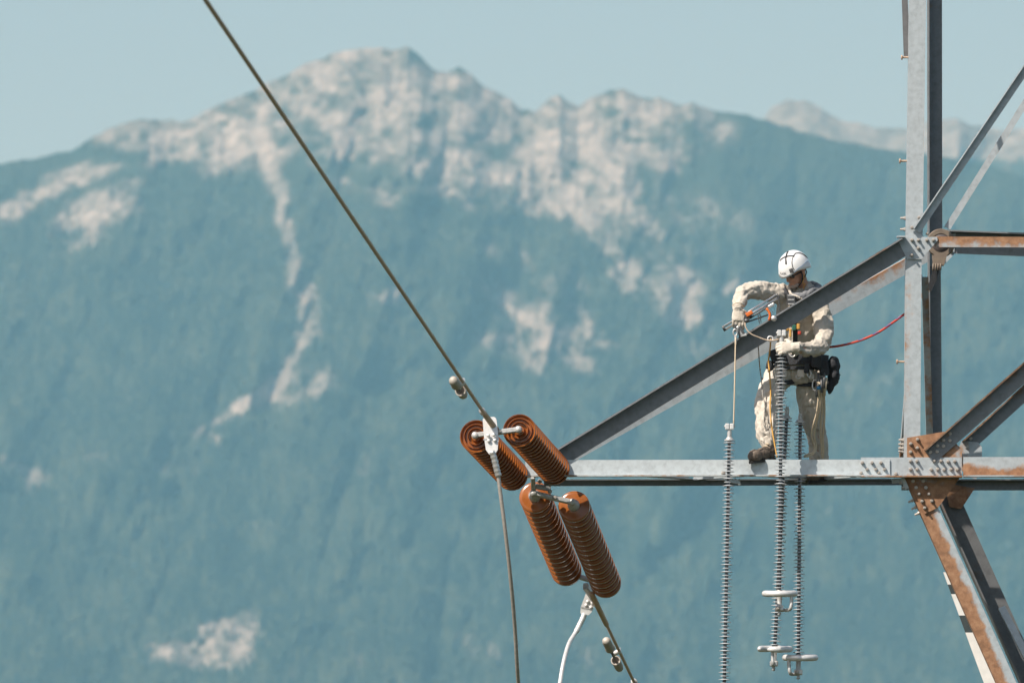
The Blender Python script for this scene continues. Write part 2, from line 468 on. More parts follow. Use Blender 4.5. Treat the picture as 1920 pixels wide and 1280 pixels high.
def make_mountain(name, skyl, d_foot, d_ridge, relief, nu, nv, label_rock, xr=(-1500, 3400)):
    pxs = np.linspace(xr[0], xr[1], nu)
    # denser columns where the camera looks
    pxs = np.sort(np.concatenate([np.linspace(-40, 1960, int(nu * .8)), np.linspace(xr[0], -60, nu // 10), np.linspace(1980, xr[1], nu // 10)]))
    nu = len(pxs)
    sky = np.interp(pxs, skyl[:, 0], skyl[:, 1])
    sky = sky + 9 * (VN1.fbm(pxs / 20, pxs * 0 + 3, 5, .6) - .5)
    t = np.linspace(0, 1, nv)
    PX, T = np.meshgrid(pxs, t, indexing='ij')
    py_foot = 1560.0
    PY = py_foot + (sky[:, None] - py_foot) * T
    D = d_foot + (d_ridge - d_foot) * T ** 1.0
    # spurs and gullies, in metres towards/away from the viewer
    rg = 1 - np.abs(2 * VN2.fbm(PX / 170 + 3 + PY / 600, PY / 420, 5, .5) - 1)
    D = D + relief * (rg - .6) * np.sin(np.pi * np.clip(T, 0, 1)) ** .6 + relief * .2 * (VN3.fbm(PX / 45, PY / 45, 5, .55) - .5) * np.minimum(1, (1 - T) * 12 + .15)
    Z = np.vectorize(elev)(PY) * D
    X = (PX - 960) / FPX * D / CP
    Yc = D - DIST
    # back slope
    back = 6
    Xb = [X]; Yb = [Yc]; Zb = [Z]; PYb = [PY]
    for k in range(1, back + 1):
        Xb.append(X[:, -1:]); Yb.append(Yc[:, -1:] + 350.0 * k); Zb.append(Z[:, -1:] - 200.0 * k); PYb.append(PY[:, -1:])
    X2, Y2, Z2, PY2 = (np.concatenate(q, 1) for q in (Xb, Yb, Zb, PYb))
    PX2 = np.repeat(pxs[:, None], X2.shape[1], 1)
    rock = rockiness(PX2, PY2) if label_rock == 1 else np.clip(.55 * (PY2 < 300) + .5 * (VN3.fbm(PX2 / 30, PY2 / 40, 5, .6) - .35), 0, 1)
    h, v_ = X2.shape
    co = np.stack([X2, Y2, Z2], -1).reshape(-1, 3)
    idx = np.arange(h * v_).reshape(h, v_)
    q = np.stack([idx[:-1, :-1], idx[1:, :-1], idx[1:, 1:], idx[:-1, 1:]], -1).reshape(-1, 4)
    me = bpy.data.meshes.new(name)
    me.vertices.add(len(co)); me.vertices.foreach_set('co', co.ravel())
    me.loops.add(q.size); me.loops.foreach_set('vertex_index', q.ravel())
    me.polygons.add(len(q)); me.polygons.foreach_set('loop_start', np.arange(0, q.size, 4)); me.polygons.foreach_set('loop_total', np.full(len(q), 4))
    me.polygons.foreach_set('use_smooth', np.ones(len(q), bool))
    me.update(); me.validate()
    at = me.attributes.new('rock', 'FLOAT', 'POINT'); at.data.foreach_set('value', rock.ravel())
    return me, (pxs, t, X, Yc, Z, PX, PY)

def mountain_mat():
    m, nt, b = new_mat('mountain_slope')
    at = N(nt, 'ShaderNodeAttribute', attribute_name='rock')
    n = noise_node(nt, 0.03, 7, .72)
    n2 = noise_node(nt, 0.004, 5, .6)
    rk = ramp(nt, n.outputs[0], [(.25, (.10, .095, .088)), (.5, (.225, .208, .185)), (.75, (.39, .355, .31))])
    wd = ramp(nt, n2.outputs[0], [(.3, (.016, .028, .018)), (.7, (.03, .046, .03))])
    s = N(nt, 'ShaderNodeMath', operation='MULTIPLY_ADD'); s.inputs[1].default_value = .5
    nt.links.new(n.outputs[0], s.inputs[0]); nt.links.new(at.outputs['Fac'], s.inputs[2])
    mr = N(nt, 'ShaderNodeMapRange', interpolation_type='SMOOTHSTEP'); mr.inputs[1].default_value, mr.inputs[2].default_value = .18, 1.25
    nt.links.new(s.outputs[0], mr.inputs[0])
    mx = N(nt, 'ShaderNodeMix', data_type='RGBA')
    nt.links.new(mr.outputs[0], mx.inputs[0]); nt.links.new(wd.outputs[0], mx.inputs[6]); nt.links.new(rk.outputs[0], mx.inputs[7])
    nt.links.new(mx.outputs[2], b.inputs['Base Color'])
    b.inputs['Roughness'].default_value = .95; b.inputs['Specular IOR Level'].default_value = .1
    return m
M['mountain'] = mountain_mat()

D_FOOT, D_RIDGE = 14200.0, 18000.0
me1, G1 = make_mountain('mountain', SKY1, D_FOOT, D_RIDGE, 480.0, 760, 380, 1)
me1.materials.append(M['mountain'])
o = bpy.data.objects.new('mountain', me1); col.objects.link(o)
tag(o, 'hazy forested mountain with bare rocky summit filling the background', 'mountain', kind='structure')
me2, G2 = make_mountain('distant_mountain', SKY2, 19000.0, 21000.0, 300.0, 420, 160, 2)
me2.materials.append(M['mountain'])
o = bpy.data.objects.new('distant_mountain', me2); col.objects.link(o)
tag(o, 'pale rocky ridge rising beyond the forested shoulder at right', 'mountain', kind='structure')

# conifers: one far-off wood
def forest(n_try):
    pxs, t, X, Yc, Z, PX, PY = G1
    px = rng.uniform(-120, 2040, n_try)
    sky = np.interp(px, SKY1[:, 0], SKY1[:, 1])
    tt = rng.uniform(.12, .998, n_try)
    fu = np.interp(px, pxs, np.arange(len(pxs))); fv = tt * (len(t) - 1)
    iu = np.minimum(fu.astype(int), len(pxs) - 2); iv = np.minimum(fv.astype(int), len(t) - 2)
    a, b = fu - iu, fv - iv
    def smp(A):
        return (A[iu, iv] * (1 - a) + A[iu + 1, iv] * a) * (1 - b) + (A[iu, iv + 1] * (1 - a) + A[iu + 1, iv + 1] * a) * b
    x, y, z, py = smp(X), smp(Yc), smp(Z), smp(PY)
    rk = rockiness(px, py)
    dens = .55 * VN1.fbm(px / 70 + 5, py / 60, 4, .55) + .45 * VN2.fbm(px / 9, py / 45 + 7, 3, .6)
    keep = (rng.random(n_try) > rk * 1.15) & (rng.random(n_try) < .35 + 1.1 * dens)
    x, y, z, rk, py = x[keep], y[keep], z[keep], rk[keep], py[keep]
    n = len(x)
    alp = np.clip((py - 150) / 350, .42, 1)
    h = rng.uniform(8, 19, n) * (1 - .45 * np.clip(rk * 2, 0, 1)) * alp
    r = h * rng.uniform(.15, .24, n)
    S = 5
    ang = np.arange(S) * 2 * math.pi / S
    ph = rng.uniform(0, 6.28, n)
    verts = np.zeros((n, 3 * S + 1, 3))
    for lv, (rr, hh) in enumerate(((1.0, .06), (.42, .45), (.78, .36))):
        j = rng.uniform(.75, 1.25, (n, S))
        A = ang[None, :] + ph[:, None] + lv * .6
        verts[:, lv * S:(lv + 1) * S, 0] = x[:, None] + np.cos(A) * (r * rr)[:, None] * j
        verts[:, lv * S:(lv + 1) * S, 1] = y[:, None] + np.sin(A) * (r * rr)[:, None] * j
        verts[:, lv * S:(lv + 1) * S, 2] = (z + h * hh)[:, None] + rng.uniform(-.04, .04, (n, S)) * h[:, None]
    verts[:, 3 * S] = np.stack([x + rng.uniform(-.3, .3, n), y, z + h], -1)
    tri = []
    for k in range(S):
        k2 = (k + 1) % S
        tri += [(k, k2, S + k2), (k, S + k2, S + k), (2 * S + k, 2 * S + k2, 3 * S)]
    tri = np.array(tri)
    F = (tri[None] + (np.arange(n) * (3 * S + 1))[:, None, None]).reshape(-1, 3)
    me = bpy.data.meshes.new('forest')
    co = verts.reshape(-1, 3)
    me.vertices.add(len(co)); me.vertices.foreach_set('co', co.ravel())
    me.loops.add(F.size); me.loops.foreach_set('vertex_index', F.ravel())
    me.polygons.add(len(F)); me.polygons.foreach_set('loop_start', np.arange(0, F.size, 3)); me.polygons.foreach_set('loop_total', np.full(len(F), 3))
    me.update()
    tint = np.repeat(np.clip(rng.normal(.5, .2, n) + 2.6 * (dens[keep] - .5), 0, 1), 3 * S + 1)
    at = me.attributes.new('tint', 'FLOAT', 'POINT'); at.data.foreach_set('value', tint)
    return me, n
mf, nt_, bf = new_mat('conifer_foliage')
at_ = N(nt_, 'ShaderNodeAttribute', attribute_name='tint')
rf_ = ramp(nt_, at_.outputs['Fac'], [(0, (.006, .016, .012)), (.5, (.018, .034, .022)), (1, (.058, .074, .045))])
nt_.links.new(rf_.outputs[0], bf.inputs['Base Color']); bf.inputs['Roughness'].default_value = .9; bf.inputs['Specular IOR Level'].default_value = .15
mef, ntrees = forest(110000)
mef.materials.append(mf)
o = bpy.data.objects.new('forest', mef); col.objects.link(o)
tag(o, 'far conifer forest covering the mountainside', 'forest', kind='stuff')

# valley ground, one sheet to the horizon, with the knoll the picture is taken from
def ground_sheet():
    rr = [0, 6, 15, 30, 50, 75, 100, 150, 250, 500, 1000, 2500, 6000, 12000, 20000, 30000]
    n = 48
    vs, fs = [], []
    def hgt(x, y):
        d = math.hypot(x, y + DIST)
        base = -14.0 - 20.0 * min(1, max(0, (d - 130) / 900))
        k = max(0.0, 1 - d / 60.0)
        k = k * k * (3 - 2 * k)
        return base + (12.3) * k + (mnoise.noise((x * .05, y * .05, 0)) * .25 if 8 < d < 400 else 0)
    for r in rr:
        for k in range(n):
            a = 2 * math.pi * k / n
            x, y = r * math.cos(a), -DIST + r * math.sin(a)
            vs.append((x, y, hgt(x, y)))
    for i in range(len(rr) - 1):
        for k in range(n):
            fs.append((i * n + k, i * n + (k + 1) % n, i * n + n + (k + 1) % n, i * n + n + k))
    return vs, fs
M['ground'] = simple('dry_grass_ground', (.03, .04, .018), (.07, .07, .035), .4, .95, 0, .02, 8)
g = obj('ground', ground_sheet(), M['ground'], smooth=True, origin=(0, -DIST, -14))
tag(g, 'dry grassy valley ground below the tower', 'ground', kind='structure')

def haze_box():
    m = bpy.data.materials.new('valley_haze'); m.use_nodes = True
    nt = m.node_tree; nt.nodes.clear()
    out = nt.nodes.new('ShaderNodeOutputMaterial')
    pv = nt.nodes.new('ShaderNodeVolumePrincipled')
    pv.inputs['Color'].default_value = HAZE_COL
    pv.inputs['Absorption Color'].default_value = (1, 1, 1, 1)
    pv.inputs['Density'].default_value = HAZE_DEN
    pv.inputs['Anisotropy'].default_value = 0.0
    nt.links.new(pv.outputs[0], out.inputs['Volume'])
    vs, fs = box((0, 0, 0), (1, 0, 0), (0, 1, 0), (0, 0, 1), 31000, 31000, (2600 + 40) / 2)
    me = mesh_from('haze', vs, fs); me.materials.append(m)
    h = bpy.data.objects.new('haze', me); col.objects.link(h)
    h.location = (0, -DIST, (2600 - 40) / 2)
    tag(h, 'blue summer haze filling the valley', 'haze', kind='stuff')
HAZE_COL = (0.31, 0.70, 0.96, 1.0)
HAZE_DEN = 3.45e-5
haze_box()
# ---------------------------------------------------------------- transmission tower
TW = empty('transmission_tower', P(1700, 893, 0), 'weathered galvanised lattice transmission tower with rusty joints and a long cross arm', 'tower')
YR = 1.05                                     # rear face of the tower
def rearY(px):                                # the cross arm narrows towards its tip
    return max(0.1, min(YR, 0.15 + (px - 1000) / 740.0 * (YR - .15)))
UP, FWD, BACK, RT, LF, DN = V(0, 0, 1), V(0, -1, 0), V(0, 1, 0), V(1, 0, 0), V(-1, 0, 0), V(0, 0, -1)

def angle(name, p0, p1, a, wa, b, wb, t=0.013, rust=(.2, .2, .2), mat='steel', parent=None, rust2=None):
    """L-section steel member. heel on p0-p1, one leg along a, the other along b; worn zinc at (tip a, heel, tip b)"""
    p0, p1 = Vector(p0), Vector(p1)
    ax = (p1 - p0).normalized()
    a = (Vector(a) - ax * ax.dot(Vector(a))).normalized()
    b = Vector(b) - ax * ax.dot(Vector(b)); b = (b - a * a.dot(b)).normalized()
    prof = [(0, 0, rust[1]), (wa, 0, rust[0]), (wa, t, rust[0]), (t, t, rust[1]), (t, wb, rust[2]), (0, wb, rust[2])]
    L = (p1 - p0).length
    ns = max(1, int(L / 0.8))
    vs, fs, at = [], [], []
    for i in range(ns + 1):
        c = p0 + (p1 - p0) * (i / ns)
        f = i / ns
        for q in range(6):
            u, v, r = prof[q]
            # rolled edges are never dead straight
            j = 0.0012 * mnoise.noise((c.x * 3 + q * 7.3, c.z * 3, c.y))
            vs.append(c + a * (u + j) + b * (v + j))
            at.append(r if rust2 is None else r + (rust2 - r) * f * 0 + rust2 * f)
    for i in range(ns):
        for k in range(6):
            k2 = (k + 1) % 6
            fs.append((i * 6 + k, i * 6 + k2, i * 6 + 6 + k2, i * 6 + 6 + k))
    fs.append((5, 4, 3, 2, 1, 0)); fs.append(tuple(ns * 6 + k for k in range(6)))
    return obj(name, (vs, fs), M[mat], parent or TW, attr=at)

def plate(name, pts, Y, th, rust=.5, mat='steel', parent=None):
    """flat plate from photo outline on plane y = Y, thickness th towards the viewer"""
    poly = [P(x, y, Y) for x, y in pts]
    vf = prism(poly, (0, -th, 0))
    at = rust if isinstance(rust, list) else [rust] * len(poly)
    return obj(name, vf, M[mat], parent or TW, attr=at + at)

# shared bolt: nut and threaded end, pointing to -Y (towards the viewer)
def bolt_mesh(r=.0155, h=.015, rs=.0095, hs=.040):
    mb = MB()
    mb.add(lathe([(0, 0), (r, 0), (r, h * .8), (r * .86, h), (0, h)], 6, FWD))
    mb.add(lathe([(rs, h * .9), (rs, hs), (rs * .75, hs + .003), (0, hs + .003)], 8, FWD))
    me = mesh_from('bolt', mb.v, mb.f); me.materials.append(M['bolt']); return me
BOLT = bolt_mesh()
HEAD = bolt_mesh(.016, .011, .012, .009)
def zpt(ox, oy, s, q):
    return (ox + q[0] / s, oy + q[1] / s)
def bolts(pts, Y, parent, me=None):
    for x, y in pts:
        o = inst('bolt', me or BOLT, parent, P(x, y, Y), Vector((0, 1, 0)).rotation_difference(Vector((0, 1, 0))))
        o.rotation_mode = 'XYZ'; o.rotation_euler = (0, random.uniform(0, 1), 0)

W = .143
# -- legs above the arm
legU = angle('leg', P(1711, -420, 0), P(1698.5, 452, 0), RT, .137, BACK, .137, rust=(.02, .26, .1))
legM = angle('leg', P(1698, 452, .001), P(1695, 872, .001), RT, .132, BACK, .132, rust=(.26, .50, .1))
angle('leg', P(1737.5, -420, YR), P(1738.5, 440, YR), RT, .125, FWD, .15, rust=(.22, .30, .2), mat='steel_shade')
angle('leg', P(1738.5, 440, YR), P(1742, 885, YR), RT, .110, FWD, .15, rust=(.16, .30, .25), mat='steel_shade')
# side lacing seen nearly edge on
angle('brace', P(1698, -120, .5), P(1706, 108, .06), BACK, .07, V(-.1, 0, 1), .05, .008, rust=(.0, .0, .0), mat='steel_deep_shade')
angle('brace', P(1696, 745, .03), P(1687, 862, .35), UP, .05, BACK, .06, .008, rust=(.55, .55, .5))
angle('brace', P(1728, 520, .14), P(1737, 830, .9), RT, .055, UP, .05, .008, rust=(.6, .5, .5))
# -- legs below the arm, running down to the ground
def down(px, py, Y, slope, dz):
    a, b = P(px, py, Y), P(px + 300 * slope, py + 300, Y)
    d = (b - a); return a, a + d * (dz / -d.z)
for (px, py, Y, ru, bb) in ((1692, 886, .002, (.22, 1.25, .6), BACK), (1742, 905, YR, (.2, .35, .4), FWD)):
    a, b = down(px, py, Y, .448, 19.6)
    angle('leg', a, b, V(1, 0, .45), .150 if Y < .1 else .185, bb, .150 if Y < .1 else .27, rust=ru, mat='steel' if Y < .1 else 'steel_dark')
# splayed brace behind the lower leg, and pale banded strip along its edge
angle('brace', P(1872, 1140, .75), P(1960, 1310, .6), RT, .06, BACK, .05, .008, rust=(.1, .1, .1))
# -- cross arm
arm = angle('beam', P(985, 894, -.027), P(1668.4, 893, -.027), UP, .139, FWD, .085, .012, rust=(.0, -.08, .55), mat='steel_new')
splice = angle('splice_angle', P(1614, 895.2, -.013), P(1803.5, 895.2, -.013), UP, .166, FWD, .108, .012, rust=(.36, .44, .6))
rbeam = angle('beam', P(1806, 894.5, -.013), P(2150, 894.5, -.013), UP, .166, FWD, .10, .012, rust=(-.05, 1.0, .45))
angle('beam', P(1020, 899, rearY(1020)), P(1690, 897.5, rearY(1690)), DN, .052, FWD, .06, .010, rust=(.15, .2, .3), mat='steel_shade')
angle('beam', P(1690, 899, YR), P(2150, 899, YR), DN, .088, FWD, .10, .012, rust=(.15, .2, .3), mat='steel_shade')
# lacing in the floor of the arm
for (x0, x1) in ((1180, 1290), (1400, 1300), (1400, 1520), (1640, 1530)):
    p0, p1 = P(x0, 893, .03), P(x1, 899, rearY(x1) - .02)
    p0.z += .004
    angle('lacing', p0, p1, V(0, 0, 1), .03, V(1, .3, 0), .06, .008, rust=(.2, .2, .2))
# small cleat and splice under the beam where the left insulator hangs
plate('cleat', [(1352, 889), (1358, 884), (1360, 889)], -.002, .05, .5)
plate('cleat', [(1356, 897.5), (1380, 897.5), (1390, 908), (1360, 903)], -.02, .04, .3)
plate('cleat', [(1384, 898), (1388, 898), (1388, 909), (1384, 909)], .2, .05, .2, 'steel_new')
# -- arm diagonals
dgF = angle('diagonal', P(1012, 863, 0), P(1690, 447.5, 0), DN, .140, FWD, .115, .013, rust=(.3, .12, .40), mat='steel_shade')
dgR = angle('diagonal', P(1040, 856, rearY(1040)), P(1745, 458.5, YR), DN, .114, BACK, .10, .012, rust=(.30, .60, .3))
# -- upper panel
ubF = angle('beam', P(1752, 443.5, -.002), P(2150, 445, -.002), DN, .086, BACK, .086, .012, rust=(.52, .80, .5))
ubR = angle('beam', P(1768, 433, YR), P(2150, 448, YR), DN, .185, FWD, .13, .012, rust=(.25, .3, .2), mat='steel_shade')
angle('diagonal', P(1712, 429, -.014), P(2060, -86, -.014), V(1, 0, -.7), .066, FWD, .05, .009, rust=(.2, .1, .1))
angle('diagonal', P(1771, 424, YR), P(2060, -40, YR), V(1, 0, -.7), .055, BACK, .05, .009, rust=(.2, .28, .1))
# -- lower panel
ldF = angle('diagonal', P(1733, 844, -.014), P(2060, 555, -.014), V(.7, 0, -1), .133, FWD, .085, .012, rust=(.28, .45, .75), mat='steel_shade')
ldR = angle('diagonal', P(1803, 828, YR), P(2060, 593, YR), V(.7, 0, -1), .112, FWD, .085, .012, rust=(.3, .45, .75), mat='steel_shade')

# -- gusset plates and their bolts
Z5 = lambda q: zpt(1560, 760, 5.3333, q)
Z4 = lambda q: zpt(1560, 380, 5.3333, q)
g1 = plate('gusset_plate', [(1684, 452), (1697, 444.5), (1757, 444.5), (1758, 451), (1728, 486), (1700.6, 486)], -.003, .012, [.0, .05, .1, .1, .0, .0])
bolts([Z4(q) for q in ((800, 375), (865, 375), (948, 375), (1015, 375), (862, 455), (798, 525))], -.015, g1)
bolts([Z4(q) for q in ((655, 440), (645, 510))], .0, dgF, HEAD)
bolts([Z4(q) for q in ((870, 150), (800, 250))], -.023, TW, BOLT)
plate('cleat', [(1681, 444), (1697, 444), (1697, 446.5), (1681, 446.5)], -.02, .10, .1)
plate('gusset_plate', [(1700, 446), (1728, 446), (1728, 420), (1718, 432)], -.001, .010, .05)
g4 = plate('gusset_plate', [(1738, 446), (1792, 437), (1789, 477), (1768, 499), (1742, 500)], YR - .01, .012, .35)
bolts([(1784, 472)], YR - .022, g4)
bolts([(1729.5, 425), (1739, 438)], .02, TW)
g2 = plate('gusset_plate', [(1700.6, 820.4), (1770, 809), (1803.5, 842), (1803.5, 896), (1700.6, 896)], -.002, .010, [.85, .95, .7, .4, .7])
bolts([Z5(q) for q in ((855, 340), (787, 383), (853, 425), (785, 465))], -.012, g2)
bolts([Z5(q) for q in ((1180, 280), (1115, 345), (1178, 350), (1055, 400), (1115, 405), (1050, 460), (985, 465))], -.027, ldF, HEAD)
g3 = plate('gusset_plate', [(1697, 893), (1801, 893), (1797, 899), (1759, 951), (1734, 963), (1717, 930)], -.001, .011, [.6, .6, .6, .85, .95, .85])
bolts([Z5(q) for q in ((870, 885), (968, 885), (900, 957), (998, 953), (928, 1023))], -.012, g3)
bolts([Z5(q) for q in ((810, 755), (910, 755), (840, 820), (938, 820))], -.012, g3, HEAD)
g5 = plate('gusset_plate', [(1785, 870), (1803, 826), (1834, 829), (1841, 838), (1841, 858), (1830, 900)], YR - .012, .012, .5)
bolts([(1820, 822), (1813, 838), (1800, 862)], YR - .024, g5, HEAD)
g6 = plate('gusset_plate', [(1770, 905), (1828, 915), (1802, 954), (1780, 950)], YR - .03, .012, .7)
bolts([Z5(q) for q in ((303, 572), (400, 572), (490, 572), (350, 637), (437, 637), (527, 637))], -.039, arm)
bolts([Z5(q) for q in ((290, 675), (468, 672))], -.05, arm)
bolts([Z5(q) for q in ((785, 555), (850, 555), (1022, 555), (1090, 555), (1160, 560), (1228, 557), (785, 637), (850, 637), (992, 640), (1057, 637), (1120, 640), (1190, 637), (1252, 640), (638, 683))], -.025, splice)
bolts([(1355.5, 886.5)], -.039, arm)
# bolts that stick out sideways from the leg
rotL = V(0, -1, 0).rotation_difference(V(-1, 0, 0))
for x, y, Y in ((1698, 409, .06), (1697.5, 430, .06), (1695, 824.5, .06), (1694.5, 832.5, .07), (1694.3, 840, .06), (1694.3, 846, .07)):
    inst('bolt', BOLT, TW, P(x, y, Y), rotL)
for x, y in ((1712, 937), (1718, 950), (1724, 961)):
    inst('bolt', BOLT, TW, P(x, y, .05), V(0, -1, 0).rotation_difference(V(-1, 0, -.45).normalized()))
# step bolts for climbing
sb = MB()
sb.add(lathe([(0, -.01), (.0085, -.01), (.0085, .052), (.019, .054), (.021, .059), (.017, .066), (0, .067)], 10, FWD))
SB = mesh_from('step_bolt', sb.v, sb.f, False); SB.materials.append(simple('rusty_step_bolt', (.30, .19, .13), (.52, .40, .30), 30, .7))
for x, y in ((1704.5, 108), (1701, 302), (1695.8, 678), (1708, -85)):
    inst('step_bolt', SB, TW, P(x, y, .05), rotL)
# bracket below the arm beside the leg
angle('cleat', P(1672, 897, .02), P(1690, 896, .02), BACK, .10, DN, .04, .008, rust=(.3, .3, .3))
angle('cleat', P(1689, 896, .0), P(1698, 917, .0), BACK, .10, RT, .03, .008, rust=(.1, .1, .1), mat='steel_new')
bolts([(1689, 905), (1694, 914)], .0, TW)
# pale strip beside the lower leg; shadows across it painted as two dark bands
mw = simple('lit_strip_white', (.70, .71, .69), (.80, .80, .78), 20, .6)
mk = simple('shadow_strip_dark', (.03, .045, .05), (.05, .065, .07), 20, .6)
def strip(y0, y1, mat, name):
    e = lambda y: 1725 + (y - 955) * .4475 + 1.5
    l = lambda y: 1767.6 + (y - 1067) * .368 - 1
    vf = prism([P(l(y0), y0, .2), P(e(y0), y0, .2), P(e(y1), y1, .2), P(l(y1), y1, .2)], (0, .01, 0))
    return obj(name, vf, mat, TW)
for y0, y1, mt, nm in ((1072, 1095, mw, 'lit_band'), (1095, 1113, mk, 'shadow_band'), (1113, 1153, mw, 'lit_band'), (1153, 1185, mk, 'shadow_band'), (1185, 1420, mw, 'lit_band')):
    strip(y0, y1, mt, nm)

# ---------------------------------------------------------------- lifting block hung at the upper joint
m_blk = simple('tan_painted_block', (.15, .12, .095), (.24, .195, .15), 12, .7)
m_dark = simple('dark_plate', (.07, .06, .06), (.12, .10, .10), 10, .6)
m_strap = simple('black_webbing', (.012, .014, .018), (.03, .034, .04), 60, .85)
bc = P(1764, 456, .5)
BK = empty('lifting_block', bc, 'round tan lifting block with a black strap hung behind the upper tower joint', 'pulley')
obj('sheave', lathe([(0, -.03), (.075, -.03), (.08, -.02), (.08, .02), (.075, .03), (0, .03)], 28, FWD, bc), m_dark, BK, True)
obj('rim', lathe([(.078, -.034), (.112, -.034), (.118, -.022), (.118, .022), (.112, .034), (.078, .034), (.078, -.034)], 32, FWD, bc), m_blk, BK, False)
obj('hanger', prism([P(1748, 478, .46), P(1776, 478, .46), P(1770, 497, .46), P(1750, 497, .46)], (0, .08, 0)), m_blk, BK)
for k in range(4):
    obj('finger', tube([P(1750 + 4.6 * k, 494, .46), P(1749.6 + 4.6 * k, 508 - k * .6, .46)], .0085, 8), m_blk, BK, True)
obj('strap', prism([P(1750, 503, .5), P(1760, 505, .5), P(1756, 525, .5), P(1746, 546, .5), P(1734, 543, .5), P(1743, 528, .5)], (0, .03, 0)), m_strap, BK)
obj('strap_end', prism([P(1733, 542, .48), P(1744, 545, .48), P(1738, 552, .48), P(1727, 559, .48), P(1728, 549, .48)], (0, .05, 0)), m_blk, BK)

# ---------------------------------------------------------------- brown porcelain strain insulators
disc_prof = [(.030, .008), (.046, .002), (.075, -.003), (.105, -.005), (.126, -.008), (.1305, -.012), (.131, -.042), (.128, -.046), (.122, -.043), (.112, -.022),
             (.104, -.021), (.099, -.046), (.095, -.046), (.089, -.018), (.081, -.016), (.074, -.018), (.069, -.049), (.065, -.049), (.059, -.018), (.050, -.016), (.042, -.020), (.037, -.045), (.028, -.046), (.018, -.030), (.0, -.028)]
DISC = mesh_from('insulator_disc', *lathe(disc_prof, 40), True); DISC.materials.append(M['porcelain']); DISC.set_sharp_from_angle(angle=math.radians(38))
CAP = mesh_from('cap', *lathe([(0, .082), (.022, .082), (.030, .076), (.034, .060), (.044, .048), (.050, .030), (.050, .012), (.046, .004), (.030, .006)], 20), True); CAP.materials.append(M['galv_cap'])
PIN = mesh_from('pin', *lathe([(0, -.068), (.016, -.066), (.017, -.060), (.011, -.052), (.012, -.026), (0, -.026)], 12), True); PIN.materials.append(M['galv_cap'])
NDISC, PITCHD = 17, .146
def ins_string(p_tower, p_line_dir, label):
    """cap-and-pin string hung from p_tower, running along p_line_dir (unit); caps towards the tower"""
    r = empty('insulator_string', p_tower, label, 'insulator', 'porcelain strain insulator strings')
    q = V(0, 0, 1).rotation_difference(-p_line_dir)
    for k in range(NDISC):
        c = p_tower + p_line_dir * (.09 + PITCHD * k)
        d = inst('insulator_disc', DISC, r, c, q)
        cp = inst('cap', CAP, r, c, q)
        if k == NDISC - 1: inst('pin', PIN, r, c, q)
    return p_tower + p_line_dir * (.09 + PITCHD * NDISC - .07)
def dir3(px0, py0, Y0, px1, py1, L):
    """end point at photo pixel px1,py1, distance L from start, nearer (L<0) or farther (L>0)"""
    a = P(px0, py0, Y0)
    lo, hi = 0.0, abs(L) * 1.2
    s = 1 if L > 0 else -1
    for _ in range(60):
        m = (lo + hi) / 2
        if (P(px1, py1, Y0 + s * m) - a).length > abs(L): hi = m
        else: lo = m
    return a, (P(px1, py1, Y0 + s * lo) - a).normalized()
LS = PITCHD * (NDISC - 1)
ends = {}
for key, q, lab in (('ul', (960.5, 890, -.02, 894, 819, -LS), 'left brown porcelain insulator string of the upper pair, behind the silver clamp'),
                    ('ur', (1039, 879, -.02, 975, 808, -LS), 'right brown porcelain insulator string of the upper pair, against the arm tip'),
                    ('ll', (1003, 931, .30, 1061, 1067.6, LS), 'left brown porcelain insulator string of the lower pair, with sunlit left side'),
                    ('lr', (1076, 948, .34, 1135, 1090, LS), 'right brown porcelain insulator string of the lower pair, mostly in shadow')):
    a, d = dir3(*q)
    s = a - d * .09
    e = ins_string(s, d, lab)
    ends[key] = (s, e, d)

# yokes
def bar(name, p0, p1, w, t, mat, parent, up=None):
    p0, p1 = Vector(p0), Vector(p1)
    ax = (p1 - p0).normalized(); a, b = frame_of(ax, up)
    return obj(name, cbox((p0 + p1) / 2, a, b, ax, w, t, (p1 - p0).length / 2, min(w, t) * .35), mat, parent)
NUT = bolt_mesh(.02, .02, .012, .03)
def yoke(label, p0, p1, up, mid_to, nm='yoke_bar'):
    r = empty(nm, (p0 + p1) / 2, label, 'yoke')
    bar('bar', p0, p1, .024, .020, M['galv_cap'], r, up)
    for p in (p0, p1):
        obj('clevis', lathe([(0, -.03), (.024, -.028), (.03, -.01), (.03, .01), (.024, .028), (0, .03)], 14, up, p), M['galv_cap'], r, True)
    if mid_to is not None:
        m = (p0 + p1) / 2
        bar('link', m, mid_to, .02, .02, M['galv_cap'], r)
    inst('bolt', NUT, r, (p0 * .45 + p1 * .55) + FWD * .02)
    return r
uD = ends['ul'][2]
yk1 = yoke('silver yoke bar joining the line ends of the upper insulator pair', ends['ul'][1] + uD * .02, ends['ur'][1] + uD * .02, uD, None)
yk2 = yoke('grey yoke bar holding the upper insulator pair at the arm tip', ends['ul'][0] - uD * .05, ends['ur'][0] - uD * .05, uD, P(1005, 890, .02))
lD = ends['ll'][2]
yk3 = yoke('jointed grey yoke bar holding the lower insulator pair under the arm tip', ends['ll'][0] - lD * .02, ends['lr'][0] - lD * .02, lD, None)
bar('link', P(999, 893, .10), P(1001, 926, .24), .026, .018, M['galv_cap'], yk3)
bar('link', P(1004, 911, .20), P(1032, 916, .24), .022, .014, M['galv_cap'], yk3)
for x, y in ((1031, 908), (1031, 921), (1012, 902)):
    inst('bolt', NUT, yk3, P(x, y, .2))
yk4 = yoke('yoke bar joining the far ends of the lower insulator pair', ends['ll'][1] + lD * .03, ends['lr'][1] + lD * .03, lD, None)

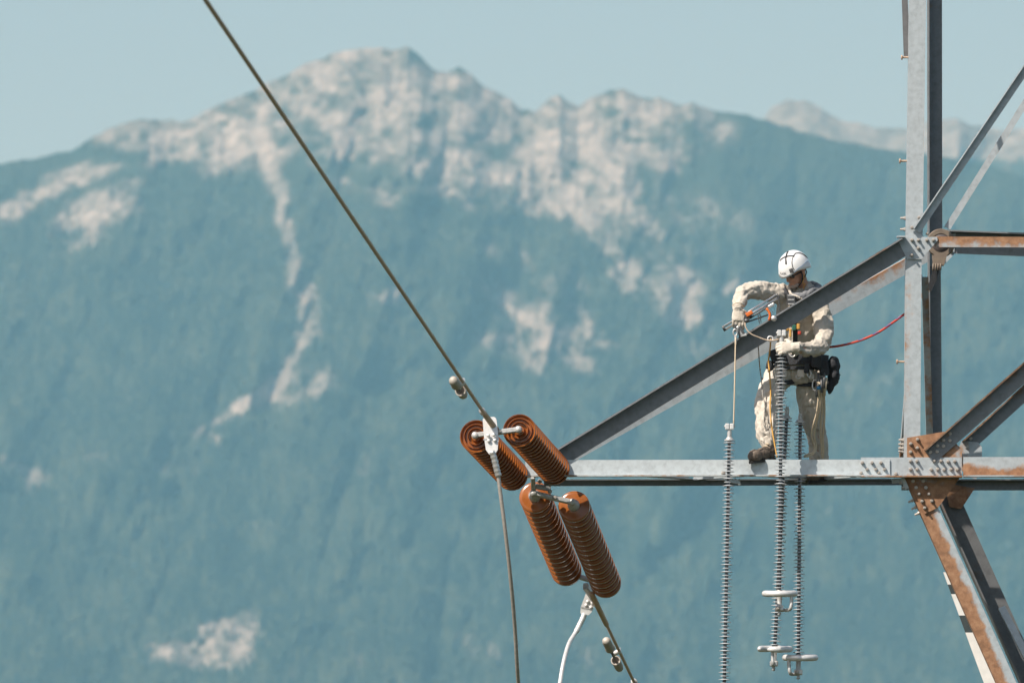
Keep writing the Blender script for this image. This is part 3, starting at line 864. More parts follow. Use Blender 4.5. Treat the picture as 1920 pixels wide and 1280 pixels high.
# ---------------------------------------------------------------- conductors, clamps, jumper, dampers
def strands(path, r, n=10):
    return tube(path, r, n)
cm = (ends['ul'][1] + ends['ur'][1]) / 2
YC = ends['ul'][1].y
c0 = P(934, 812, YC - .03)
cA, cB = P(908, 775, YC - .25), P(385, 0, -25.0)
dirc = (cB - cA).normalized()
CU = empty('conductor', c0, 'brown weathered conductor running up to the upper left', 'cable')
obj('strand', tube([cA - dirc * .12, cA, cB, cB + dirc * 38], .0136, 12), M['cable'], CU, True)
obj('compression_sleeve', tube([P(931, 806, YC - .02), P(921, 793, YC - .1), P(907, 774, YC - .24), P(904.5, 770, YC - .26)], [.024, .024, .021, .018], 14), M['cable'], CU, True)
obj('collar', tube([P(906.5, 773.5, YC - .24), P(903, 768.5, YC - .27)], .026, 14), M['alu'], CU, True)
# far conductor
YE = ends['ll'][1].y
e0 = P(1112, 1118, YE + .1); e1 = P(1190, 1280, YE + 3.2)
de = (e1 - e0).normalized()
CD = empty('conductor', e0, 'brown conductor leaving the lower insulators towards the bottom edge', 'cable')
obj('strand', tube([e0 + de * .3, e1, e1 + de * 40], .0136, 12), M['cable'], CD, True)
obj('compression_sleeve', tube([e0 - de * .1, e0 + de * .55, e0 + de * 1.0, e0 + de * 1.03], [.024, .024, .022, .017], 14), M['cable'], CD, True)
# dead-end clamp paddles
def clamp(label, pts, Y0, Y1, bpts, th=.02):
    poly = []
    for x, y in pts:
        f = (y - pts[0][1]) / max(1, (max(p[1] for p in pts) - pts[0][1]))
        poly.append(P(x, y, Y0 + (Y1 - Y0) * f))
    r = empty('terminal_clamp', poly[0], label, 'clamp')
    obj('paddle', prism(poly, (0, th, 0)), M['alu_white'], r)
    return r
t1 = clamp('silver bolted terminal clamp in front of the upper insulators', [(905, 786), (907, 783.5), (911, 782), (926, 781), (929.5, 783), (931, 787), (935, 822), (933, 843), (927, 852), (917, 851), (911, 843), (907, 815)], YC - .07, YC - .12, None)
bar('ridge', P(906, 824, YC - .095), P(934, 822, YC - .095), .006, .006, M['alu'], t1)
RIV = mesh_from('bolt', *lathe([(0, 0), (.015, 0), (.015, .008), (.009, .014), (0, .015)], 12, FWD), True); RIV.materials.append(M['alu_white'])
for x, y in ((915.5, 816), (926, 815), (916.5, 826), (928, 825)):
    inst('bolt', RIV, t1, P(x, y, YC - .11))
def ringed(path, r):
    pts = spline(path, 6); rad = []
    for i in range(len(pts)): rad.append(r * (1.0 if i % 3 else .86))
    return tube(pts, rad, 12)
obj('crimp_barrel', ringed([P(922, 845, YC - .11), P(927, 860, YC - .1), P(931, 878, YC - .09), P(935, 893, YC - .08)], .026), M['alu'], t1, True)
YT = YE + .35
t2 = clamp('white bolted terminal clamp below the lower insulators', [(1100, 1108), (1116, 1118), (1119, 1126), (1112, 1140), (1109, 1147), (1104, 1152), (1093, 1154), (1088, 1148), (1089, 1137)], YT, YT, None)
for x, y in ((1102, 1127), (1111, 1130), (1099, 1134), (1108, 1138)):
    inst('bolt', RIV, t2, P(x, y, YT))
bar('ridge', P(1089, 1137, YT), P(1111, 1142, YT), .006, .006, M['alu'], t2)
bar('lug', P(1098, 1098, YE + .1), P(1110, 1116, YT + .02), .03, .025, M['galv_cap'], t2)
obj('crimp_barrel', ringed([P(1096, 1150, YT), P(1091, 1162, YT - .01), P(1086, 1172, YT - .02), P(1080, 1184, YT - .05)], .024), M['alu_white'], t2, True)
# jumper loop from one terminal to the other, sagging below the picture
jp = [P(934, 890, YC - .08), P(939, 930, YC - .07), P(948, 1000, YC - .02), P(957, 1080, YC + .1), P(965, 1170, YC + .3), P(972, 1280, YC + .6), P(985, 1400, YC + 1.3), P(1000, 1480, YC + 2.4),
      P(1018, 1480, YT - 1.6), P(1035, 1380, YT - .9), P(1050, 1280, YT - .5), P(1057, 1240, YT - .38), P(1066, 1208, YT - .2), P(1076, 1190, YT - .08), P(1081, 1182, YT - .05)]
jc = obj('jumper_cable', tube(spline(jp, 8), .0155, 12), M['cable_pale'], None, True)
tag(jc, 'tan grey jumper cable looping down from the silver clamp and up to the white clamp', 'cable')
obj('white_run', tube(spline(jp[9:], 8), .0185, 12), M['alu_white'], jc, True)  # thicker white tube over the rear rise of the jumper
# vibration dampers
m_dmp = simple('weathered_zinc_weight', (.36, .33, .29), (.50, .47, .42), 25, .6, .3)
def on_line(p, d, px):
    """point on the conductor seen at photo column px"""
    lo, hi = 0., 60.
    for _ in range(60):
        m = (lo + hi) / 2; q = p + d * m - CAMP
        x = 960 + FPX * q.x / (q.y * CP + q.z * SP)
        if (x > px) == (d.x < 0): lo = m
        else: hi = m
    return p + d * lo
pd = on_line(cA, dirc, 868)
def damp_at(p, axis, label, drop):
    q = p
    r = empty('vibration_damper', q, label, 'damper', 'vibration dampers on the conductors')
    c2 = q + drop
    obj('clamp', tube([q + UP * .03, q, c2], [.014, .024, .02], 10), M['alu_white'], r, True)
    obj('messenger', tube([c2 - axis * .30, c2, c2 + axis * .30], .012, 8), m_dark, r, True)
    for s in (-1, 1):
        obj('weight', lathe([(0, -.16), (.024, -.158), (.036, -.14), (.038, -.11), (.038, .11), (.043, .125), (.043, .14), (.034, .14), (.030, .11), (0, .10)], 18, axis * -s, c2 + axis * (s * .36)), m_dmp, r, True)
damp_at(pd, dirc, 'silver vibration damper clamped to the upper left conductor', V(-.035, 0, -.045))
pe = on_line(e0, de, 1161)
damp_at(pe, de, 'silver vibration damper clamped to the lower right conductor', V(-.055, 0, -.03))
pe2 = on_line(e0, de, 1189)
r = empty('conductor_spacer_clamp', pe2, 'small pale clamp on the lower right conductor at the bottom edge', 'clamp')
obj('body', lathe([(.0, -.04), (.026, -.04), (.03, 0), (.026, .04), (0, .04)], 14, de, pe2), M['alu_white'], r, True)
inst('bolt', NUT, r, pe2 + V(.01, -.03, 0))
# ---------------------------------------------------------------- grey composite insulators hung from the arm
def shed_mesh(name, r):
    me = mesh_from(name, *lathe([(.0135, .006), (r * .5, .0035), (r, -.0015), (r * 1.01, -.003), (r, -.0045), (r * .45, -.002), (.0135, -.001)], 28), True)
    me.materials.append(M['silicone']); return me
SHB, SHS = shed_mesh('shed', .048), shed_mesh('shed', .037)
def open_ring(c, axis, R, r, a0, a1, ref):
    a, b = frame_of(axis, ref)
    pts = []; rad = []
    n = 34
    for k in range(n + 1):
        f = k / n; t = math.radians(a0 + (a1 - a0) * f)
        pts.append(c + a * (R * math.cos(t)) + b * (R * math.sin(t)))
        e = min(f, 1 - f) * n
        rad.append(r * (.35 if e < .5 else .75 if e < 1.5 else .95 if e < 2.5 else 1))
    return tube(pts, rad, 12)
def composite(top, bot, label, first, cut_top=True, ring=None, clevis=True, bracket=1, gap0=210):
    """suspension rod from top to bot (world); first = metres from top to the first shed"""
    ax = (bot - top).normalized(); L = (bot - top).length
    r = empty('composite_insulator', top, label, 'insulator', 'grey composite insulators')
    q = V(0, 0, 1).rotation_difference(-ax)
    obj('rod', tube([top + ax * (first * .6), bot], .0142, 12), M['rod'], r, True)
    if cut_top:
        obj('end_fitting', lathe([(0, .0), (.014, .0), (.014, .02), (.018, .022), (.018, first - .045), (.024, first - .04), (.030, first - .028), (.042, first - .024), (.042, first - .014), (0, first - .012)], 18, ax, top), M['galv_cap'], r, False)
        for s in (-1, 1) if clevis else ():
            obj('clevis_jaw', cbox(top - ax * .015 + RT * (s * .019), RT, FWD, UP, .017, .022, .025, .006), M['alu_white'], r)
        if clevis: obj('clevis_pin', tube([top - ax * .018 - RT * .045, top - ax * .018 + RT * .045], .009, 10), M['galv_cap'], r, True)
    k = 0; d = first
    while d < L - .03:
        inst('shed', SHB if k % 2 == 0 else SHS, r, top + ax * d, q)
        d += .0292; k += 1
    # lower fitting and corona ring
    if ring is not None:
        obj('end_fitting', lathe([(0, -.03), (.024, -.03), (.026, .0), (.022, .02), (.019, .09), (.024, .10), (.024, .125), (.012, .13), (.012, .16), (.016, .175), (0, .18)], 16, ax, bot), M['galv_cap'], r, True)
        rc = bot + ax * .0 + RT * ring
        obj('corona_ring', open_ring(rc, (UP + FWD * .07).normalized(), .124, .0260, gap0, gap0 + 300, RT), M['alu_white'], r, True)
        s = bracket
        e = rc + RT * (.095 * s) + FWD * .085
        obj('ring_bracket', tube(spline([e, e + DN * .07, e + DN * .13 - RT * (.01 * s), bot + ax * .135 + RT * (.05 * s), bot + ax * .135], 5), .0145, 10), M['galv_cap'], r, True)
        obj('clamp_block', cbox(bot + ax * .12, RT, FWD, UP, .034, .026, .022, .007), M['alu'], r)
        inst('bolt', NUT, r, bot + ax * .12 + FWD * .03 - RT * .01)
    return r
YI = -.25
composite(P(1368, 803, YI), P(1357, 1330, YI), 'grey composite insulator hanging on a rope left of the lineman', .115, ring=.02)
composite(P(1465.5, 628, YI), P(1461.5, 1112, YI), 'nearest grey composite insulator, held in the left hand of the lineman', .16, ring=.0, bracket=1, gap0=175)
composite(P(1476, 762, .36), P(1452.5, 1216, .36), 'grey composite insulator hanging just behind the one the lineman holds', .115, clevis=False, ring=.0, bracket=-.2, gap0=240)
composite(P(1500.5, 775, .40), P(1497, 1232, .40), 'grey composite insulator hanging between the legs of the lineman', .09, clevis=False, ring=.015, bracket=-1, gap0=150)

# ---------------------------------------------------------------- lineman
m_jkt = None
def cloth(name, c0, c1, stain, s=5.0):
    m, nt, b = new_mat(name)
    n1 = noise_node(nt, s, 5, .6); n2 = noise_node(nt, 320, 2, .5)
    r = ramp(nt, n1.outputs[0], [(.28, stain), (.45, c0), (.75, c1)])
    nt.links.new(r.outputs[0], b.inputs['Base Color'])
    b.inputs['Roughness'].default_value = .92; b.inputs['Specular IOR Level'].default_value = .15
    b.inputs['Sheen Weight'].default_value = .15
    bump(nt, b, n2.outputs[0], .0015, .6)
    return m
m_jkt = cloth('cream_work_jacket', (.50, .46, .40), (.585, .545, .48), (.41, .37, .31))
m_trs = cloth('cream_work_trousers', (.54, .50, .44), (.63, .59, .53), (.42, .375, .315), 4.0)
m_glv = cloth('pale_leather_glove', (.56, .51, .44), (.66, .61, .54), (.45, .40, .33), 14)
m_hood = cloth('grey_hood', (.16, .17, .185), (.22, .23, .24), (.12, .125, .135), 10)
m_skin = simple('sunburnt_skin', (.44, .22, .14), (.56, .30, .20), 30, .55, spec=.35)
m_beard = simple('grey_beard', (.27, .19, .15), (.42, .34, .29), 120, .9, bd=.002)
m_helm = simple('white_helmet_shell', (.76, .77, .77), (.82, .82, .82), 8, .28, spec=.5, coat=.3)
m_blk = simple('black_webbing_harness', (.014, .016, .02), (.035, .038, .045), 80, .8)
m_boot = simple('worn_brown_boot', (.085, .066, .052), (.17, .135, .105), 22, .75, bd=.002)
m_sole = simple('black_rubber_sole', (.02, .019, .018), (.04, .037, .034), 40, .85)
m_lens = simple('dark_lens', (.01, .012, .014), (.02, .022, .025), 5, .08, spec=.8)
m_orange = simple('orange_plastic', (.62, .13, .025), (.74, .18, .035), 12, .45)
m_yrope = simple('yellow_rope', (.50, .27, .06), (.66, .39, .11), 160, .85, bd=.001)
m_trope = simple('tan_rope', (.56, .45, .31), (.72, .60, .44), 160, .85, bd=.001)
m_red = simple('red_blue_rope', (.46, .05, .035), (.58, .09, .05), 6, .8)
m_blue = simple('blue_fleck', (.07, .09, .25), (.10, .13, .33), 10, .8)
m_chrome = simple('polished_tube', (.66, .67, .68), (.80, .80, .80), 15, .22, .85)
m_gun = simple('dark_metal', (.06, .065, .07), (.14, .145, .15), 25, .45, .5)

def ch(pts, n=16, ref=None):
    """closed limb: list of (px, py, Y, r) or (px, py, Y, (ra, rb)); rounded ends"""
    c = [P(q[0], q[1], q[2]) for q in pts]
    r = [q[3] if isinstance(q[3], tuple) else (q[3], q[3]) for q in pts]
    # round the two ends
    d0 = (c[0] - c[1]).normalized(); d1 = (c[-1] - c[-2]).normalized()
    m0, m1 = min(r[0]), min(r[-1])
    cc = [c[0] + d0 * m0 * .75, c[0] + d0 * m0 * .5] + c + [c[-1] + d1 * m1 * .5, c[-1] + d1 * m1 * .75]
    rr = [tuple(x * .3 for x in r[0]), tuple(x * .8 for x in r[0])] + r + [tuple(x * .8 for x in r[-1]), tuple(x * .3 for x in r[-1])]
    return tube(cc, rr, n, ref)

# joints
TOR = [(1497, 694, .40, (.165, .125)), (1500, 664, .38, (.185, .135)), (1501, 630, .35, (.195, .14)), (1499, 592, .31, (.200, .14)), (1498, 562, .27, (.180, .125)), (1503, 543, .25, (.120, .10))]
ARM_R = [(1462, 551, .22, .092), (1440, 545, .16, .086), (1412, 543, .06, .076), (1392, 550, .0, .068), (1387, 565, -.06, .060), (1384, 578, -.11, .050)]
ARM_L = [(1533, 576, .25, .095), (1543, 604, .17, .084), (1545, 636, .06, .080), (1536, 652, -.02, .072), (1512, 656, -.15, .060), (1491, 653, -.25, .052)]
LEG_L = [(1462, 702, .36, .114), (1447, 732, .28, .112), (1437, 765, .21, .100), (1437, 795, .15, .092), (1437, 812, .11, .088), (1441, 826, .09, .070)]
LEG_R = [(1521, 706, .42, .120), (1518, 745, .48, .110), (1525, 790, .56, .090), (1534, 835, .64, .078), (1537, 880, .70, .074)]

HC = P(1491, 508, .14)                                  # head centre
yaw, pit, rol = math.radians(50), math.radians(29), math.radians(-6)
hf = V(-math.sin(yaw) * math.cos(pit), -math.cos(yaw) * math.cos(pit), -math.sin(pit))
hu = (UP - hf * UP.dot(hf)).normalized()
hr = hf.cross(hu)                                       # his right
hu = (Matrix.Rotation(rol, 3, hf) @ hu); hr = hf.cross(hu)
def H(r, f, u):
    return HC + hr * r + hf * f + hu * u

# body: one continuous skin surface (head, neck, trunk, limbs under the clothes)
shr = lambda L, k: [(a, b, c, tuple(x * k for x in r) if isinstance(r, tuple) else r * k) for a, b, c, r in L]
parts = [ellipsoid(H(0, -.008, .025), hr, hf, hu, .078, .096, .100), ellipsoid(H(0, .030, -.045), hr, hf, hu, .062, .064, .078),
         ellipsoid(H(0, .062, -.098), hr, hf, hu, .034, .030, .026), tube([H(0, .082, .012), H(0, .106, -.025), H(0, .110, -.036), H(0, .092, -.046)], [.011, .014, .017, .012], 8),
         ellipsoid(H(0, .078, -.066), hr, hf, hu, .026, .018, .010), ellipsoid(H(0, .076, -.081), hr, hf, hu, .024, .017, .008),
         ellipsoid(H(.042, .062, -.016), hr, hf, hu, .026, .022, .022), ellipsoid(H(-.042, .062, -.016), hr, hf, hu, .026, .022, .022)]
for s in (-1, 1):
    parts.append(ellipsoid(H(s * .083, -.008, -.012), hr, hf, hu, .012, .022, .034))
nb = P(1506, 545, .24)
parts.append(tube([H(0, -.02, -.06), (H(0, -.01, -.06) + nb) / 2, nb, nb + DN * .06], [.060, .060, .066, .08], 14))
parts.append(ch(shr(TOR, .8)))
for L in (ARM_R, ARM_L, LEG_L, LEG_R): parts.append(ch(shr(L, .7), 12))
PERSON = obj('person', remesh(parts, .0085, 3), m_skin, None, True, origin=P(1490, 898, .35))
tag(PERSON, 'lineman in cream work clothes, white helmet and black harness standing on the cross arm', 'person')

def fold(amp, sx, sz, seed, wd=.16):
    """cloth: soft bulges cut by narrow creases"""
    o = Vector((seed * 13.1, seed * 7.7, seed * 3.3))
    def f(co, n):
        w = mnoise.noise(co * 5 + o) * .9
        p = Vector((co.x * sx + w, co.y * sx - w, co.z * sz + w * 1.3)) + o
        a = mnoise.noise(p); b = mnoise.noise(p * 1.9 + Vector((5, 5, 5)))
        low_ = mnoise.noise(co * 6 + o * 2)
        return amp * (.35 * low_ + .3 * a - .75 * math.exp(-(a / wd) ** 2) - .45 * math.exp(-(b / wd) ** 2) + .35)
    return f
def limb_folds(vf, limbs, seed):
    """creases that run round each limb; limbs = (chain, depth, folds per metre, wander round the limb, twist)"""
    data = []
    for L, amp, F, c, tw in limbs:
        pts = [P(q[0], q[1], q[2]) for q in L]; s0 = 0
        for a, b in zip(pts, pts[1:]):
            e1, e2 = frame_of((b - a), BACK)
            data.append((a, b - a, (b - a).length, s0, e1, e2, amp, F, c, tw, id(L))); s0 += (b - a).length
    def f(co, n):
        best, acc, wt = 0, 0.0, 0.0
        for k, (a, d, ln, s0, e1, e2, amp, F, c, tw, _) in enumerate(data):
            t = max(0., min(1., (co - a).dot(d) / (ln * ln)))
            o = co - a - d * t; dist = o.length
            w = 1.0 / (dist ** 6 + 1e-9)
            th = math.atan2(o.dot(e2), o.dot(e1)); s = s0 + t * ln
            p = Vector((s * F + tw * math.sin(th + 1.3 * seed) * .5, math.cos(th) * c + seed * 3.1, math.sin(th) * c + s * 2.0))
            p = p + Vector((mnoise.noise(p * 1.7 + Vector((9, 1, seed))) * .45, 0, 0))
            v = mnoise.noise(p); v2 = mnoise.noise(p * 2.05 + Vector((3, 8, 1)))
            r_ = (1 - abs(v) * 2.6) + .45 * (1 - abs(v2) * 2.4)
            acc += w * amp * (r_ - .75) * .8; wt += w
        return acc / wt + .005 * mnoise.noise(co * 9) - .005 * math.exp(-(mnoise.noise(co * 17 + Vector((seed, 2, 4))) / .13) ** 2)
    return displace(vf, f)
jk = remesh([ch(TOR[1:], 20, RT), ch(ARM_R), ch(ARM_L)], .0085, 5)
jk = limb_folds(jk, [(TOR[1:], .024, 6, 2.2, .5), (ARM_R, .019, 13, .7, .9), (ARM_L, .021, 12, .7, 1.0)], 1)
obj('jacket', jk, m_jkt, PERSON, True)
tr = remesh([ch([(1497, 700, .40, (.175, .135)), (1499, 672, .385, (.175, .13))], 18, RT), ch(LEG_L), ch(LEG_R)], .0085, 5)
tr = limb_folds(tr, [(LEG_L, .026, 9, 1.2, 1.4), (LEG_R, .024, 8, 1.5, 1.6), ([(1490, 700, .40, .15), (1505, 668, .385, .15)], .008, 8, .8, .3)], 3)
obj('trousers', tr, m_trs, PERSON, True)
# bunched cuff of the near trouser leg
cf = remesh([ch([(1438, 808, .12, .084), (1438, 816, .11, .076)]), ch([(1439, 822, .10, .074), (1441, 832, .09, .066)])], .010, 3)
obj('trouser_cuff', displace(cf, fold(.014, 14, 14, 6)), m_trs, PERSON, True)
# cuffs and jacket collar / hood
hd = remesh([tube(spline([P(1480, 548, .16), P(1500, 556, .10), P(1522, 548, .13), P(1536, 543, .22), P(1530, 533, .32), P(1512, 530, .36)], 5), [.020 + .018 * math.sin(math.pi * min(1, k / 20)) for k in range(26)], 10),
             ellipsoid(P(1533, 548, .28), RT, BACK, UP, .075, .07, .055), ellipsoid(P(1520, 560, .2), RT, BACK, UP, .09, .07, .03)], .010, 4)
obj('hood', displace(hd, fold(.010, 16, 16, 9)), m_hood, PERSON, True)
fl = remesh([tube(spline([P(1479, 538, .17), P(1483, 552, .12), P(1487, 562, .12), P(1492, 575, .14)], 4), [(.022, .012)] * 13, 8), tube(spline([P(1484, 552, .10), P(1496, 556, .08), P(1506, 562, .08)], 4), [.011] * 9, 8)], .007, 2)
obj('collar', displace(fl, fold(.006, 30, 30, 5)), m_jkt, PERSON, True)

# gloves: palm, four fingers of unequal length, thumb off the side
def hand(name, wrist, d, n, th, curl, scale=1.0, spread=.010):
    d = d.normalized(); n = (n - d * d.dot(n)).normalized(); th = (th - d * d.dot(th) - n * n.dot(th)).normalized()
    k = scale
    pr = [tube([wrist - d * .035 * k, wrist, wrist + d * .02 * k], [(.040 * k, .034 * k), (.036 * k, .030 * k), (.036 * k, .026 * k)], 12, th),
          tube([wrist, wrist + d * .03 * k, wrist + d * .07 * k, wrist + d * .095 * k], [(.034 * k, .022 * k), (.043 * k, .021 * k), (.048 * k, .019 * k), (.045 * k, .015 * k)], 14, th)]
    for i, (o, ln, c) in enumerate(((.034, .92, curl * .9), (.0115, 1.05, curl), (-.0115, 1.0, curl * 1.05), (-.034, .80, curl * 1.12))):
        p = wrist + d * (.085 - (.004 if i in (0, 3) else 0)) * k + th * (o * k)
        e = d + th * (o * spread / .03)
        pts = [p - e.normalized() * .012]
        pts.append(p); a = 0
        for j, s in enumerate((.044, .028, .022)):
            a += c * (.75, 1.1, .8)[j]
            dv = (e.normalized() * math.cos(a) + n * math.sin(a))
            p = p + dv * (s * ln * k); pts.append(p)
        pr.append(tube(pts, [.0125 * k, .0125 * k, .0118 * k, .0108 * k, .0080 * k], 9))
    p = wrist + d * .025 * k + th * .036 * k
    t1_ = (d * .55 + th * .75 + n * .45).normalized(); t2_ = (d * .85 + th * .1 + n * .55).normalized()
    pr.append(tube([p - th * .02 * k, p, p + t1_ * .038 * k, p + t1_ * .038 * k + t2_ * .030 * k, p + t1_ * .038 * k + t2_ * .046 * k], [.016 * k, .0155 * k, .014 * k, .0125 * k, .008 * k], 9))
    return obj(name, displace(remesh(pr, .0042, 2), fold(.0025, 40, 40, 8)), m_glv, PERSON, True)
wr = P(1384.5, 577, -.125)
hand('glove', wr, V(-.02, -.10, -1), V(.1, 1, -.1), RT, .42, 1.14)
wl = P(1489, 651, -.275)
hand('glove', wl, V(-1, -.2, -.05), V(.2, 1, -.25), UP, .95, 1.15)
obj('wrist_cord', tube(spline([P(1372.5, 573, -.16), P(1380, 567.5, -.185), P(1390, 568.5, -.18), P(1396, 576, -.13)], 5), .0035, 6), m_trope, PERSON, True)

# helmet
HZ = .018
def helm_pt(az, el, k=1.0):
    a, e = math.radians(az), math.radians(el)          # az from the front, + towards his left
    fr = .146 if math.cos(a) > 0 else .142
    return H(-math.sin(a) * math.cos(e) * .119 * k, math.cos(a) * math.cos(e) * fr * k - .004, HZ + math.sin(e) * .158 * k)
def low(az):                                            # lower edge: brim in front, raised over the ear, lower behind
    a = math.radians(az)
    return -4 + 10 * math.exp(-((abs(az) - 62) / 34) ** 2) - 16 * max(0, -math.cos(a)) ** 2 - 2 * max(0, math.cos(a)) ** 4
vs, fs = [], []
NA, NE = 48, 14
for i in range(NE + 1):
    for k in range(NA):
        az = 360 * k / NA; az = az - 360 if az > 180 else az
        lo = low(az); e = lo + (90 - lo) * i / NE
        kk = 1.0
        if i == 0: kk = 1.05 if abs(az) < 50 else 1.02
        if i == 1: kk = 1.012
        # the raised side wings
        wgt = math.exp(-((abs(az) - 78) / 30) ** 4) * math.exp(-((e - 30) / 26) ** 4)
        vs.append(helm_pt(az, e, kk + .045 * wgt))
for i in range(NE):
    for k in range(NA):
        fs.append((i * NA + k, i * NA + (k + 1) % NA, (i + 1) * NA + (k + 1) % NA, (i + 1) * NA + k))
n0 = len(vs)
for k in range(NA):                                     # thickness: inner lip
    az = 360 * k / NA; az = az - 360 if az > 180 else az
    vs.append(helm_pt(az, low(az) + 3, .93))
for k in range(NA):
    fs.append((n0 + k, n0 + (k + 1) % NA, (k + 1) % NA, k))
fs.append(tuple(range(n0, n0 + NA)))
helmet = obj('helmet', (vs, fs), m_helm, PERSON, True)
def hband(name, path, wd, mat, k0=1.012, th=.004):
    """strip lying on the shell along (az, el) points"""
    pts = [helm_pt(a, e, k0) for a, e in path]
    cen = HC + hu * HZ
    v_, f_ = [], []
    for i, p in enumerate(pts):
        t = (pts[min(i + 1, len(pts) - 1)] - pts[max(i - 1, 0)]).normalized()
        nrm = (p - cen).normalized(); sd = t.cross(nrm).normalized()
        for a, b in ((-1, 0), (1, 0), (1, 1), (-1, 1)):
            v_.append(p + sd * (a * wd) + nrm * (th * (b - .5)))
    for i in range(len(pts) - 1):
        for k in range(4):
            f_.append((i * 4 + k, i * 4 + (k + 1) % 4, i * 4 + 4 + (k + 1) % 4, i * 4 + 4 + k))
    f_ += [(3, 2, 1, 0), tuple(len(pts) * 4 - 4 + k for k in range(4))]
    return obj(name, (v_, f_), mat, helmet)
def cross_arm(az, el, daz, ln):
    """(az, el) path through a point on the shell, heading daz degrees from straight up"""
    a, e = math.radians(az), math.radians(el)
    c = V(math.cos(e) * math.cos(a), math.cos(e) * math.sin(a), math.sin(e))
    up_ = V(-math.sin(e) * math.cos(a), -math.sin(e) * math.sin(a), math.cos(e)); sd = V(-math.sin(a), math.cos(a), 0)
    t = up_ * math.cos(math.radians(daz)) + sd * math.sin(math.radians(daz))
    out = []
    for k in range(9):
        q = (c + t * (ln * (k - 4) / 4)).normalized()
        out.append((math.degrees(math.atan2(q.y, q.x)), math.degrees(math.asin(q.z))))
    return out
hband('vent_slot', cross_arm(18, 63, -10, .50), .007, m_blk)
hband('vent_slot', cross_arm(18, 63, 82, .62), .007, m_blk)
hband('seam', [(70, 54), (56, 46), (50, 34), (49, 22), (52, 12)], .003, m_blk, 1.03)
hband('seam', [(72, 56), (95, 60), (118, 52), (128, 40)], .003, m_blk, 1.03)
hband('seam', [(50, 7), (62, 12), (80, 14), (100, 16), (118, 14), (130, 20)], .0025, simple('blue_grey_seam', (.16, .24, .34), (.22, .31, .42), 9, .5), 1.045)
hband('rear_clip', [(128, 40), (134, 28), (136, 18)], .006, m_blk, 1.025)
hband('side_vent', [(40, 20), (41, 12), (41, 4)], .016, simple('grey_vent', (.07, .07, .075), (.11, .11, .115), 9, .5), 1.01)
# maker's lettering low on the front
fc = bpy.data.curves.new('t', 'FONT'); fc.body = 'KASK'; fc.size = 1.0; fc.align_x = 'CENTER'
fo = bpy.data.objects.new('t', fc); col.objects.link(fo)
dg = bpy.context.evaluated_depsgraph_get(); dg.update()
lm = bpy.data.meshes.new_from_object(fo.evaluated_get(dg))
lv = [helm_pt(3 + v.co.x * 13.5, 6.0 + v.co.y * 11, 1.022) for v in lm.vertices]
lf = [tuple(p.vertices) for p in lm.polygons]
bpy.data.objects.remove(fo)
obj('lettering', (lv, lf), m_blk, helmet)
# chin strap, glasses, beard, ear plug cord
obj('chin_strap', tube(spline([H(-.088, .02, .01), H(-.088, .018, -.03), H(-.070, .036, -.085), H(-.04, .062, -.112)], 5), [(.008, .004)] * 16, 8), m_blk, PERSON, True)
obj('chin_strap', tube(spline([H(-.090, -.03, .02), H(-.090, -.03, -.03), H(-.070, .03, -.08)], 5), [(.007, .004)] * 11, 8), m_blk, PERSON, True)
gl = remesh([ellipsoid(H(-.036, .084, -.006), hr, (hf + hr * -.35).normalized(), hu, .034, .010, .020), ellipsoid(H(.036, .084, -.006), hr, (hf + hr * .35).normalized(), hu, .034, .010, .020),
             tube([H(-.03, .094, .003), H(.03, .094, .003)], .006, 8), tube([H(-.066, .074, .0), H(-.086, -.01, .0)], .006, 8), tube([H(.066, .074, .0), H(.086, -.01, .0)], .006, 8)], .0045, 2)
obj('sunglasses', gl, m_lens, PERSON, True)
bd = remesh([ellipsoid(H(0, .074, -.104), hr, hf, hu, .032, .026, .022), ellipsoid(H(-.030, .056, -.098), hr, hf, hu, .024, .028, .020), ellipsoid(H(.030, .056, -.098), hr, hf, hu, .024, .028, .020), ellipsoid(H(0, .090, -.058), hr, hf, hu, .024, .012, .006)], .005, 3)
obj('beard', bd, m_beard, PERSON, True)
obj('ear_plug_cord', tube(spline([H(-.090, .0, -.03), H(-.088, .012, -.06), H(-.078, .03, -.09), H(-.09, .02, -.105), H(-.072, .03, -.125), H(-.07, .03, -.15)], 6), .0035, 6), m_yrope, PERSON, True)

# boots
def boot(ank, heel, toe, lab=None):
    """ank, heel, toe: world points (sole level for heel/toe)"""
    f = (toe - heel).normalized(); s = f.cross(UP).normalized(); u = s.cross(f).normalized()
    L = (toe - heel).length
    up = [ellipsoid(heel + f * .04 + u * .055, s, f, u, .040, .048, .052), ellipsoid(heel + f * (L * .45) + u * .060, s, f, u, .046, .09, .056), ellipsoid(toe - f * .055 + u * .052, s, f, u, .055, .066, .058),
          tube([heel + f * .05 + u * .06, (heel + f * .05 + u * .06) * .4 + ank * .6, ank], [.048, .048, .052], 14)]
    b = obj('boot', displace(remesh(up, .007, 3), fold(.004, 30, 30, 12)), m_boot, PERSON, True)
    pl = []
    for t in range(20):
        a = 2 * math.pi * t / 20
        x = math.cos(a); y = math.sin(a)
        wd = .047 if x > 0 else .041
        pl.append(heel + f * (L * .5 + x * L * .56) + s * (y * wd * (1 if abs(x) < .7 else .95)) - u * .004)
    obj('sole', prism(pl, u * .024), m_sole, b)
    # laces and coloured tab
    for k in range(4):
        c = heel + f * (L * .42 - k * .016) + u * (.094 + k * .016)
        obj('lace', tube([c - s * .030 + u * -.008, c + f * .006, c + s * .030 + u * -.008], .0042, 6), m_trope, b, True)
    obj('tab', cbox(heel + f * (L * .30) + s * .045 + u * .018, s, f, u, .006, .022, .011, .002), m_yrope, b)
    return b
boot(P(1444, 832, .09), P(1452, 862, .10), P(1408, 868, -.10))
boot(P(1538, 882, .70), P(1548, 899.5, .76), P(1519, 905.5, .56))

